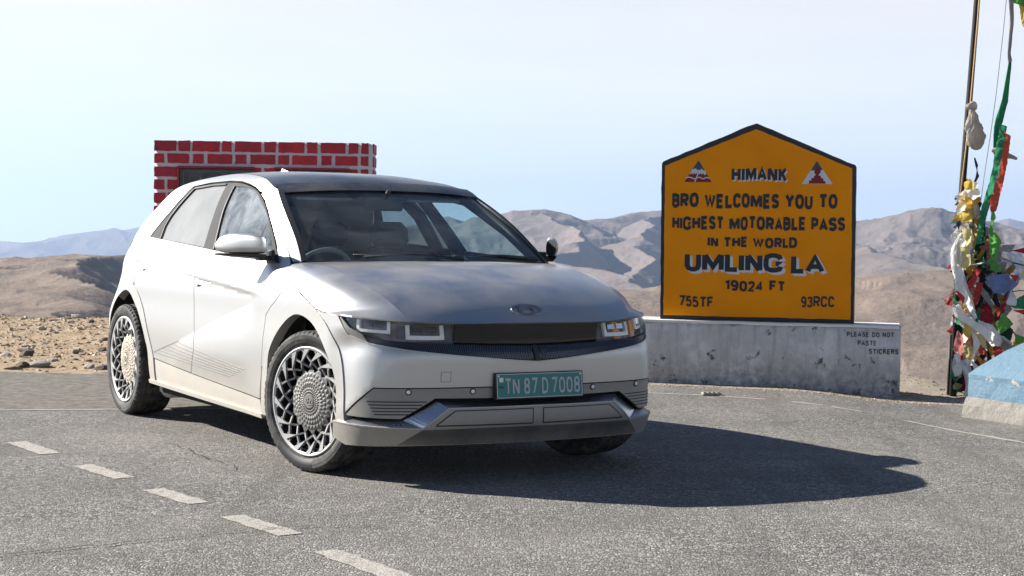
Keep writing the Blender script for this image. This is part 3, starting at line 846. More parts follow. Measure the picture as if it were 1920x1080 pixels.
# ---- bonnet
def q(s, z): return [float(v) for v in P(s, z)]
L0 = [(-.16, 0, 1.090), (.10, 0, 1.068), (.30, 0, 1.024), (.50, 0, .968), (.62, 0, .914), (.70, 0, .861), (.762, 0, .803)]
L1 = [(-.235, .38, 1.088), (.06, .39, 1.063), (.28, .40, 1.020), (.48, .41, .963), (.60, .42, .910), (.69, .43, .856), (.747, .435, .803)]
L2 = [(-.385, .765, 1.078), (.0, .748, 1.048), (.17, .735, 1.012), (.40, .715, .955), (.52, .695, .910), (.61, .675, .862), (.68, .649, .816)]
L3 = [(-.38, .845, 1.052), (-.1, .862, 1.012), (.12, .868, .968), (.28, .850, .925), (.40, .825, .888), (.49, .79, .858)] + [[*q(.885, .826)]]
L4 = [q(a, b + .002) for a, b in HOOD_EDGE[::-1]]
L3[-1][1] -= .0
mir = lambda L: [(a, -b, c) for a, b, c in L]
L4i = [list(v) for v in L4]
for v in L4i: v[1] -= .003
hood = loft('bonnet', [L4i, L3, L2, L1, L0, mir(L1), mir(L2), mir(L3), mir(L4i)], M['hood'], car, nu=60, splits=[2, 6], depth=.008)
# emblem: a slanted letter in an oval, on the bonnet's nose
eb = MB()
ec = Vector((.700, 0, .866)); en = Vector((.62, 0, .78)).normalized(); eu = Vector((0, 1, 0)); ev = en.cross(eu).normalized()
if ev.z < 0: ev = -ev
def EP(u, v, h=.003): return ec + eu * u + ev * v + en * h
n_ = 40
ring = []
for k in range(n_):
    t = 2 * math.pi * k / n_
    ring.append((EP(.088 * math.cos(t), .040 * math.sin(t), .004), EP(.081 * math.cos(t), .034 * math.sin(t), .004), EP(.090 * math.cos(t), .042 * math.sin(t), -.004)))
vs = [p for r in ring for p in r]
fs = []
for k in range(n_):
    k2 = (k + 1) % n_
    fs += [(k * 3, k2 * 3, k2 * 3 + 1, k * 3 + 1), (k * 3 + 2, k2 * 3 + 2, k2 * 3, k * 3)]
eb.add(vs, fs)
for pl_ in ([(-.034, -.020), (-.024, -.0215), (-.016, .0215), (-.027, .020)], [(.016, -.0215), (.027, -.020), (.034, .020), (.024, .0215)], [(-.022, -.006), (.020, .000), (.022, .008), (-.018, .002)]):
    eb.prism(pl_, lambda u, v: EP(u * 1.5, v * 1.45, .004), -en * .006)
eb.build('emblem', M['emblem'], hood)

# ---- windscreen, roof, tailgate
WSs = [tuple(float(v) for v in P(*q_)) for q_ in WS_EDGE]
ctr = [(-.155, 0, 1.088), (-.40, 0, 1.222), (-.68, 0, 1.360), (-.985, 0, 1.512)]
midc = [(-.245, .42, 1.086), (-.46, .405, 1.216), (-.72, .385, 1.352), (-1.000, .36, 1.506)]
ws = loft('windscreen', [WSs, midc, ctr, mir(midc), mir(WSs)], M['windshield'], car, nu=30, off=-.006)
bl = [Vector(v) for v in WSs]
for s0 in (-1, 1):
    bd = MB(); vs = []; fs = []
    for i, v in enumerate(bl):
        inn = Vector((.0, -.030, .003)) + Vector((.0, 0, 0))
        for p in (v + Vector((0, .002, -.001)), v + inn + Vector((.0, 0, .006))): vs.append((p.x, s0 * p.y, p.z))
    for i in range(len(bl) - 1): fs.append((2 * i, 2 * i + 1, 2 * i + 3, 2 * i + 2))
    bd.add(vs, fs, True); bd.build('windscreen_border', M['black'], ws)
R0 = [(-.985, 0, 1.518), (-1.12, 0, 1.560), (-1.35, 0, 1.592), (-1.7, 0, 1.612), (-2.2, 0, 1.612), (-2.8, 0, 1.575), (-3.3, 0, 1.48)]
rl = [tuple(float(v) for v in P(*q_)) for q_ in RAIL]
rl = [(a, b - .002, c + .001) for a, b, c in rl]
def between(A, B, f, crown):
    A = np.array(A, float); B = np.array(B, float)
    La = np.r_[0, np.cumsum(np.linalg.norm(np.diff(A, axis=0), axis=1))]; La /= La[-1]
    Lb = np.r_[0, np.cumsum(np.linalg.norm(np.diff(B, axis=0), axis=1))]; Lb /= Lb[-1]
    t = np.linspace(0, 1, 9)
    a = nspline(La, A)(t); b = nspline(Lb, B)(t)
    o = a * (1 - f) + b * f; o[:, 2] += crown
    return [tuple(v) for v in o]
R1 = between(rl, R0, .5, .010)
roof = loft('roof', [rl, R1, R0, mir(R1), mir(rl)], M['roof'], car, nu=40, depth=.012)
# header band between screen and roof
mb = MB(); hv = []; hf = []
top_ws = [WSs[-1], midc[-1], ctr[-1], mir(midc)[-1], mir(WSs)[-1]]
T_ = nspline(range(5), top_ws)(np.linspace(0, 4, 33))
for i, p in enumerate(T_):
    hv += [(p[0] + .055, p[1] * 1.01, p[2] - .026 + .003), (p[0] + .0, p[1], p[2] + .006), (p[0] - .06, p[1] * .985, p[2] + .028)]
for i in range(32):
    for j in range(2): hf.append((i * 3 + j, i * 3 + j + 1, i * 3 + j + 4, i * 3 + j + 3))
mb.add(hv, hf, True); mb.build('windscreen_header', M['roof'], ws)
back = [tuple(float(v) for v in P(*q_)) for q_ in [(4.72, 1.415)] + REAR_EDGE]
bc = [(-3.30, 0, 1.478), (-3.45, 0, 1.36), (-3.56, 0, 1.27), (-3.68, 0, 1.15), (-3.74, 0, 1.08), (-3.77, 0, 1.0)]
mid_b = between(back, bc, .5, .01)
tail = loft('tailgate', [back, mid_b, bc, mir(mid_b), mir(back)], M['paint'], car, nu=20)
panel('rear_bumper', [(5.2, 1.0), (5.2, .3), (5.985, .3), (5.985, 1.0)], M['paint'], car, 1, gap=0, grid=.06)
panel('rear_bumper', [(5.2, 1.0), (5.2, .3), (5.985, .3), (5.985, 1.0)], M['paint'], car, -1, gap=0, grid=.06)
# roof fin
mb = MB(); mb.add([(-2.28, 0, 1.608), (-2.50, -.035, 1.59), (-2.50, .035, 1.59), (-2.52, 0, 1.655), (-2.55, 0, 1.59)], [(0, 1, 3), (0, 3, 2), (1, 4, 3), (2, 3, 4)], False)
mb.build('roof_antenna', mat_plain('antenna_paint', (.5, .52, .5), .4, .3), car)

# ---- cowl and wipers
mb = MB()
cw = [(-.385, .76, 1.075), (-.30, .6, 1.078), (-.235, .38, 1.082), (-.16, 0, 1.084), (-.235, -.38, 1.082), (-.30, -.6, 1.078), (-.385, -.76, 1.075)]
vs = []; fs = []
for x, y, z in cw: vs += [(x + .02, y, z - .015), (x - .055, y * .985, z + .014), (x - .12, y * .97, z - .03)]
for i in range(len(cw) - 1):
    for j in range(2): fs.append((i * 3 + j, i * 3 + j + 1, i * 3 + j + 4, i * 3 + j + 3))
mb.add(vs, fs, True); cowl = mb.build('cowl_panel', M['black'], car)
for y0, y1, xa, xb in ((.12, -.44, -.195, -.275), (.70, .16, -.355, -.215)):
    mb = MB(); mb.tube([(xa, y0, 1.103), ((xa + xb) / 2 - .02, (y0 + y1) / 2, 1.122), (xb - .03, y1, 1.112)], [.011, .008, .005], 6)
    mb.tube([(xa - .04, y0 - .02, 1.108), ((xa + xb) / 2 - .05, (y0 + y1) / 2, 1.122), (xb - .06, y1 - .05, 1.120)], .007, 6)
    mb.build('wiper', M['black'], cowl)

# ---- number plate
def text_mesh(body, h, wmax=None, bold=0.0, name='t'):
    """built-in lettering turned into flat outlines of height h, left-aligned at 0,0"""
    cu = bpy.data.curves.new(name, 'FONT'); cu.body = body; cu.size = 1; cu.offset = bold; cu.resolution_u = 4
    o = bpy.data.objects.new(name, cu); COL.objects.link(o)
    dg = bpy.context.evaluated_depsgraph_get()
    me = bpy.data.meshes.new_from_object(o.evaluated_get(dg))
    V = np.array([v.co[:2] for v in me.vertices]); F = [tuple(p.vertices) for p in me.polygons]
    COL.objects.unlink(o); bpy.data.objects.remove(o); bpy.data.curves.remove(cu); bpy.data.meshes.remove(me)
    lo = V.min(0); hi = V.max(0)
    V = (V - lo) * (h / (hi[1] - lo[1]))
    if wmax: V[:, 0] *= wmax / V[:, 0].max()
    return V, F
GLY = {
 'A': (.62, [[(0, 0), (.5, 1), (1, 0)], [(.2, .30), (.8, .30)]]),
 'B': (.50, [[(0, 0), (0, 1), (.6, 1), (.93, .90), (.93, .64), (.62, .53), (0, .53)], [(.62, .53), (1, .41), (1, .13), (.65, 0), (0, 0)]]),
 'C': (.50, [[(1, .74), (.9, .92), (.62, 1), (.36, 1), (.08, .90), (0, .70), (0, .30), (.08, .10), (.36, 0), (.62, 0), (.9, .08), (1, .26)]]),
 'D': (.52, [[(0, 0), (0, 1), (.5, 1), (.86, .90), (1, .68), (1, .32), (.86, .10), (.5, 0), (0, 0)]]),
 'E': (.44, [[(1, 1), (0, 1), (0, 0), (1, 0)], [(0, .52), (.88, .52)]]),
 'F': (.44, [[(1, 1), (0, 1), (0, 0)], [(0, .52), (.85, .52)]]),
 'G': (.64, [[(1, .76), (.9, .92), (.62, 1), (.36, 1), (.08, .90), (0, .70), (0, .30), (.08, .10), (.36, 0), (.62, 0), (.92, .08), (1, .26), (1, .44), (.66, .44)]]),
 'H': (.50, [[(0, 0), (0, 1)], [(1, 0), (1, 1)], [(0, .52), (1, .52)]]),
 'I': (.0, [[(0, 0), (0, 1)]]),
 'K': (.54, [[(0, 0), (0, 1)], [(.95, 1), (.1, .46)], [(.32, .62), (1, 0)]]),
 'L': (.44, [[(0, 1), (0, 0), (1, 0)]]),
 'M': (.74, [[(0, 0), (0, 1)], [(1, 0), (1, 1)], [(.03, 1), (.5, .22), (.97, 1)]]),
 'N': (.54, [[(0, 0), (0, 1)], [(1, 0), (1, 1)], [(.03, 1), (.97, 0)]]),
 'O': (.54, [[(.5, 1), (.2, .95), (0, .70), (0, .30), (.2, .05), (.5, 0), (.8, .05), (1, .30), (1, .70), (.8, .95), (.5, 1)]]),
 'P': (.50, [[(0, 0), (0, 1), (.62, 1), (1, .88), (1, .56), (.62, .44), (0, .44)]]),
 'R': (.52, [[(0, 0), (0, 1), (.62, 1), (1, .88), (1, .60), (.62, .48), (0, .48)], [(.5, .48), (1, 0)]]),
 'S': (.50, [[(1, .80), (.85, .95), (.5, 1), (.18, .95), (0, .80), (.04, .63), (.35, .54), (.68, .47), (.97, .36), (1, .18), (.82, .04), (.5, 0), (.15, .05), (0, .20)]]),
 'T': (.56, [[(0, 1), (1, 1)], [(.5, 1), (.5, 0)]]),
 'U': (.52, [[(0, 1), (0, .26), (.12, .07), (.38, 0), (.62, 0), (.88, .07), (1, .26), (1, 1)]]),
 'W': (.86, [[(0, 1), (.26, 0), (.5, .85), (.74, 0), (1, 1)]]),
 'Y': (.58, [[(0, 1), (.5, .48), (1, 1)], [(.5, .48), (.5, 0)]]),
 '0': (.48, [[(.5, 1), (.15, .93), (0, .72), (0, .28), (.15, .07), (.5, 0), (.85, .07), (1, .28), (1, .72), (.85, .93), (.5, 1)]]),
 '1': (.18, [[(-.6, .80), (1, 1), (1, 0)]]),
 '2': (.48, [[(0, .76), (.12, .94), (.5, 1), (.88, .94), (1, .74), (.88, .54), (0, 0), (1, 0)]]),
 '3': (.48, [[(0, .82), (.2, .96), (.5, 1), (.88, .93), (.95, .74), (.8, .58), (.4, .54)], [(.8, .54), (1, .34), (.98, .17), (.8, .03), (.45, 0), (.12, .05), (0, .2)]]),
 '4': (.54, [[(.72, 0), (.72, 1), (0, .30), (1, .30)]]),
 '5': (.48, [[(.92, 1), (.10, 1), (.03, .56), (.5, .63), (.86, .56), (1, .36), (.92, .12), (.5, 0), (.15, .04), (0, .18)]]),
 '7': (.48, [[(0, 1), (1, 1), (.35, 0)]]),
 '8': (.48, [[(.5, .53), (.12, .62), (.04, .80), (.2, .96), (.5, 1), (.8, .96), (.96, .80), (.88, .62), (.5, .53), (.10, .44), (0, .24), (.14, .05), (.5, 0), (.86, .05), (1, .24), (.90, .44), (.5, .53)]]),
 '9': (.48, [[(.98, .58), (.7, .44), (.35, .44), (.05, .56), (0, .76), (.12, .94), (.5, 1), (.88, .94), (1, .74), (.98, .30), (.8, .05), (.45, 0), (.08, .06)]]),
}
BREAKS = []
def words(V, F):
    """split lettering at the word gaps"""
    e = [-1e9] + list(BREAKS) + [1e9]
    for a, b in zip(e[:-1], e[1:]):
        k = [f for f in F if a <= V[f[0]][0] < b]
        if k:
            ids = sorted({i for f in k for i in f}); mp = {i: n for n, i in enumerate(ids)}
            yield V[ids], [tuple(mp[i] for i in f) for f in k]
def stroke_text(txt, h, wd, th=.20, gap=.15, space=.42, jit=0.0, seed=1):
    """brush lettering: every stroke is a mitred band, the union is triangulated once"""
    r = random.Random(seed)
    quads = []; x = 0.0; brk = []
    body = 1 - th
    for ch in txt:
        if ch == ' ': brk.append(x + space / 2 - gap / 2); x += space; continue
        w, strokes = GLY[ch]
        dz = r.uniform(-1, 1) * jit; sc = 1 + r.uniform(-1, 1) * jit
        for st in strokes:
            p = [np.array((x + th / 2 + a * w, dz + (th / 2 + b * body) * sc)) for a, b in st]
            n = len(p); closed = n > 3 and np.allclose(p[0], p[-1])
            sides = []
            for i in range(n):
                if closed: pr = p[(i - 1) % (n - 1)] if i else p[n - 2]; nx_ = p[(i + 1) % (n - 1)] if i < n - 1 else p[1]
                else: pr = p[i - 1] if i else None; nx_ = p[i + 1] if i < n - 1 else None
                d1 = (p[i] - pr) / np.linalg.norm(p[i] - pr) if pr is not None else None
                d2 = (nx_ - p[i]) / np.linalg.norm(nx_ - p[i]) if nx_ is not None else None
                if d1 is None: d1 = d2
                if d2 is None: d2 = d1
                n1 = np.array((-d1[1], d1[0])); n2 = np.array((-d2[1], d2[0])); v = n1 + n2; l = np.linalg.norm(v)
                v = v / l if l > .2 else n1
                k = min(1.9, 1 / max(.3, float(v @ n1)))
                t_ = th * (1 + r.uniform(-1, 1) * jit * 1.5)
                sides.append((p[i] + v * k * t_ / 2, p[i] - v * k * t_ / 2))
            for i in range(n - 1): quads.append(np.array([sides[i][0], sides[i][1], sides[i + 1][1], sides[i + 1][0]]))
        x += w + th + gap + {'L': -.09, 'T': -.05, 'F': -.05, 'A': -.03, 'Y': -.04}.get(ch, 0)
    x -= gap
    BREAKS[:] = [b * wd / x for b in brk]
    pts = []; edges = []
    for q in quads:
        b = len(pts); pts += [tuple(v + np.array((r.uniform(-1, 1), r.uniform(-1, 1))) * 1e-5) for v in q]
        edges += [(b + i, b + (i + 1) % 4) for i in range(4)]
    res = delaunay_2d_cdt([Vector(q) for q in pts], edges, [], 0, 1e-7)
    V = np.array([tuple(v) for v in res[0]]); F = [f for f in res[2] if len(f) == 3]
    cen = np.array([V[list(f)].mean(0) for f in F]); ok = np.zeros(len(F), bool)
    for q in quads:
        c = np.ones(len(F), bool); A = 0
        for i in range(4): A += q[i][0] * q[(i + 1) % 4][1] - q[(i + 1) % 4][0] * q[i][1]
        sg = 1 if A > 0 else -1
        for i in range(4):
            e = q[(i + 1) % 4] - q[i]
            c &= sg * (e[0] * (cen[:, 1] - q[i][1]) - e[1] * (cen[:, 0] - q[i][0])) >= -1e-9
        ok |= c
    F2 = []
    for f, k in zip(F, ok):
        if k:
            a, b, c = V[f[0]], V[f[1]], V[f[2]]
            F2.append(tuple(f) if (b[0] - a[0]) * (c[1] - a[1]) - (b[1] - a[1]) * (c[0] - a[0]) > 0 else tuple(f[::-1]))
    V[:, 1] = np.clip(V[:, 1], -.012, 1.012)
    V = V * [wd / x, h]
    return V, F2
pc = Vector([float(v) for v in P(0.008, .492)]) + Vector((.014, 0, .0))
pu = Vector((0, 1, 0)); pv = Vector((-.10, 0, 1)).normalized(); pn = pu.cross(pv)
def PP(u, v, h=0.0): return pc + pu * u + pv * v + pn * h
mb = MB(); mb.prism([(-.257, -.066), (.257, -.066), (.257, .066), (-.257, .066)], lambda u, v: PP(u, v, .004), -pn * .030)
plate = mb.build('number_plate', M['black'], car)
mb = MB(); mb.prism([(-.250, -.060), (.250, -.060), (.250, .060), (-.250, .060)], lambda u, v: PP(u, v, .006), -pn * .004)
mb.build('plate_face', M['green_plate'], plate)
mb = MB()
for a, b in (((-.249, .0575), (.249, .060)), ((-.249, -.060), (.249, -.0575)), ((-.2505, -.060), (-.248, .060)), ((.248, -.060), (.2505, .060))):
    mb.prism([a, (b[0], a[1]), b, (a[0], b[1])], lambda u, v: PP(u, v, .0072), -pn * .001)
mb.prism([(-.236, .020), (-.214, .020), (-.214, .042), (-.236, .042)], lambda u, v: PP(u, v, .0075), -pn * .001)
for u0 in (-.240, .240):
    mb.prism([(u0 + .005 * math.cos(t), .050 + .005 * math.sin(t)) for t in np.linspace(0, 2 * math.pi, 9)[:-1]], lambda u, v: PP(u, v, .0075), -pn * .001)
mb.build('plate_marks', M['white'], plate)
mb = MB()
for txt, u0, wd in (('TN', -.206, .084), ('87', -.096, .080), ('D', .010, .036), ('7008', .066, .170)):
    V, F = stroke_text(txt, .082, wd, .15, .16)
    mb.add([PP(u0 + a, -.044 + b, .0078) for a, b in V], F)
mb.build('plate_number', M['plate_char'], plate)
mb = MB(); V, F = stroke_text('IND', .013, .030, .16)
mb.add([PP(-.243 + a, -.012 + b, .0078) for a, b in V], F)
mb.build('plate_country_mark', M['black'], plate)

# ---- mirrors
for s0 in (-1, 1):
    # cross sections along the outward direction
    mv = []; mf = []
    nseg = 16
    secs = []
    for i, t in enumerate(np.linspace(0, 1, 11)):
        y = .925 + .165 * t
        k = math.sqrt(max(0.02, 1 - (max(0, t - .50) / .51) ** 2.4))
        if t < .3: k *= .80 + .2 * math.sin(math.pi / 2 * t / .3)
        secs.append((y, .085 * k + .006, .070 * k + .004, -.590 - .255 * t, 1.153 + .004 * math.sin(t * 3)))
    for y, rx, rz, xc, zc in secs:
        for j in range(nseg):
            a = 2 * math.pi * j / nseg
            ca, sa = math.cos(a), math.sin(a)
            px_ = xc + rx * (abs(ca) ** .75) * (1 if ca > 0 else -.55)
            pz_ = zc + rz * (abs(sa) ** .8) * (1 if sa > 0 else -.55)
            mv.append((px_, s0 * y, pz_))
    for i in range(len(secs) - 1):
        for j in range(nseg):
            mf.append((i * nseg + j, i * nseg + (j + 1) % nseg, (i + 1) * nseg + (j + 1) % nseg, (i + 1) * nseg + j))
    mf.append(tuple(range(nseg))); mf.append(tuple((len(secs) - 1) * nseg + j for j in range(nseg)))
    mb = MB(); mb.add(mv, mf, True); mir_ = mb.build('door_mirror', M['paint'], car)
    mb = MB()
    vs = []; fs = []
    for i, t in enumerate(np.linspace(0, 1, 9)):
        y = .925 + .158 * t; k = math.sqrt(max(.03, 1 - (max(0, t - .5) / .51) ** 2.6)); xc = -.590 - .25 * t
        vs += [(xc + .084 * k, s0 * y, 1.118), (xc + .060 * k, s0 * y, 1.096 + .012 * t), (xc - .030, s0 * y, 1.088 + .016 * t), (xc - .052, s0 * y, 1.112), (xc, s0 * y, 1.1185)]
    for i in range(8):
        for j in range(5): fs.append((i * 5 + j, i * 5 + (j + 1) % 5, (i + 1) * 5 + (j + 1) % 5, (i + 1) * 5 + j))
    fs.append((0, 1, 2, 3, 4)); fs.append((44, 43, 42, 41, 40))
    mb.add(vs, fs, False); mb.build('mirror_base', M['black'], mir_)
    mb = MB(); mb.box((-.60, s0 * .905, 1.096), (.075, .08, .026), bev=.008)
    mb.box((-.585, s0 * .868, 1.105), (.09, .022, .075), bev=.010)
    mb.build('mirror_foot', M['black'], mir_)
    mb = MB(); mb.box((-.712, s0 * 1.005, 1.152), (.010, .16, .085), rot=Matrix.Rotation(s0 * .92, 3, 'Z'), bev=.003); mb.build('mirror_glass', M['chrome'], mir_)
    mb = MB(); mb.add([(p[0] + (.004 if 0 else 0), s0 * .9235, p[2]) for p in mv[:nseg]], [tuple(range(nseg)) if s0 < 0 else tuple(range(nseg))[::-1]]); mb.build('mirror_end', M['black'], mir_)

# ---- underbody and cabin
mb = MB()
mb.box((-1.60, 0, .245), (3.9, 1.5, .10)); mb.box((-1.5, 0, .22), (1.95, 1.70, .05))
mb.box((.38, 0, .47), (.46, 1.15, .44)); mb.box((.2, 0, .72), (.55, .9, .2)); mb.box((-.28, 0, .62), (.06, 1.6, .72))
mb.box((-3.35, 0, .5), (.6, 1.3, .5))
mb.build('underbody', M['void'], car)
for s0 in (-1, 1):
    mb = MB(); mb.box((-2.53, s0 * .70, .20), (.14, .20, .10), bev=.02); mb.build('jacking_bracket', M['cladding'], car)
mb = MB()
dv_ = [(-.30, 1.055), (-.62, 1.035), (-.86, 1.03), (-.95, .99), (-.98, .90), (-.90, .70), (-.6, .5)]
vs = []; fs = []
for x, z in dv_:
    for y in (-.78, -.5, -.2, .2, .5, .78): vs.append((x, y, z + (.022 if abs(y + .35) < .2 and -.95 < x < -.7 else 0)))
for i in range(len(dv_) - 1):
    for j in range(5): fs.append((i * 6 + j, i * 6 + j + 1, (i + 1) * 6 + j + 1, (i + 1) * 6 + j))
mb.add(vs, fs, True); dash = mb.build('dashboard', M['dash'], car)
mb = MB()
for k in range(24):
    pass
wc = Vector((-1.02, -.37, .985)); wn_ = Vector((-.88, 0, .47)).normalized(); wu = Vector((0, 1, 0)); wv = wn_.cross(wu).normalized()
mb.tube([wc + wu * (.185 * math.cos(t)) + wv * (.175 * math.sin(t)) for t in np.linspace(0, 2 * math.pi, 29)], .014, 8, cap=False)
sw = mb.build('steering_wheel', M['seatlight'], car)
mb = MB(); mb.box(wc, (.05, .16, .10), rot=wn_.to_track_quat('X', 'Z').to_matrix(), bev=.02)
for a, b in ((0, .17), (0, -.17)): mb.tube([wc, wc + wu * b], .014, 6)
mb.build('wheel_hub', M['dash'], sw)
def seat(x, y, wide, name='front_seat', hr=True):
    mb = MB(); R_ = Matrix.Rotation(-.22, 3, 'Y')
    mb.box((x, y, .80), (.14, wide, .62), rot=R_, bev=.05)
    mb.box((x + .27, y, .52), (.50, wide, .15), bev=.05)
    s_ = mb.build(name, M['seat'], car)
    if hr:
        for yy in ([y] if wide < .7 else [y - .4, y, y + .4]):
            mb = MB(); mb.box((x - .125, yy, 1.225), (.10, .27, .17), rot=R_, bev=.045)
            mb.tube([(x - .09, yy - .06, 1.05), (x - .115, yy - .06, 1.17)], .007, 6); mb.tube([(x - .09, yy + .06, 1.05), (x - .115, yy + .06, 1.17)], .007, 6)
            mb.build('headrest', M['seat'], s_)
seat(-1.52, -.37, .50); seat(-1.52, .37, .50); seat(-2.50, 0, 1.25, 'rear_seat')
mb = MB(); mb.box((-1.5, 0, .33), (2.6, 1.6, .05)); mb.box((-3.0, 0, .60), (.9, 1.3, .04)); mb.build('cabin_floor', M['seat'], car)
for s0 in (-1, 1):   # dark pillars and roof lining seen from inside
    mb = MB()
    mb.tube([(-1.72, s0 * .81, 1.05), (-1.80, s0 * .665, 1.35), (-1.88, s0 * .545, 1.50)], .042, 8)
    mb.tube([(-.42, s0 * .775, 1.06), (-.72, s0 * .715, 1.25), (-1.07, s0 * .605, 1.445), (-1.5, s0 * .545, 1.51), (-2.4, s0 * .52, 1.51), (-2.8, s0 * .46, 1.46)], .034, 8)
    mb.build('inner_pillar', M['dash'], car)
loft('headlining', [[(a, b * .97, c - .035) for a, b, c in rl], [(a, b, c - .035) for a, b, c in R0], [(a, -b * .97, c - .035) for a, b, c in rl]], M['seat'], car, nu=12)
mb = MB(); mb.box((-.93, -.02, 1.405), (.035, .25, .07), bev=.012); mb.tube([(-.93, -.02, 1.43), (-.90, 0, 1.49)], .012, 6)
mb.build('rear_view_mirror', M['dash'], car)
mb = MB(); mb.box((-.975, 0, 1.452), (.12, .26, .040), rot=Matrix.Rotation(.45, 3, 'Y'), bev=.015); mb.build('camera_housing', M['dash'], car)
for s0 in (-1, 1):
    mb = MB(); mb.box((-1.09, s0 * .36, 1.452), (.16, .36, .014), rot=Matrix.Rotation(.25, 3, 'Y'), bev=.006); mb.build('sun_visor', M['seatlight'], car)
tg = NT('clear_plastic')
M['plastic'] = tg.end(tg.node('ShaderNodeMixShader', {0: .35, 1: tg.node('ShaderNodeBsdfTransparent', {'Color': (.8, .95, .9)}).outputs[0], 2: tg.bsdf((.6, .7, .68), .1)}).outputs[0])
# a plastic bottle left on the dashboard: a thing of its own, carried by the car
mb = MB(); mb.lathe([(0, 0), (.030, .002), (.033, .02), (.031, .06), (.034, .09), (.033, .14), (.020, .175), (.012, .185), (.012, .20), (0, .201)], 20, axis='y')
bottle = mb.build('water_bottle', M['plastic'], None)
bottle.location = (CAR_X + cy_ * -.52 - sy_ * .16, CAR_Y + sy_ * -.52 + cy_ * .16, 1.085)
bottle.rotation_euler = (0, 0, CAR_YAW + .25)
tag(bottle, 'clear plastic water bottle lying on the dashboard behind the windscreen', 'bottle')
mb = MB(); mb.lathe([(.0345, .05), (.0345, .10)], 20, axis='y'); mb.build('bottle_label', mat_plain('green_label', (.12, .55, .10), .5), bottle)

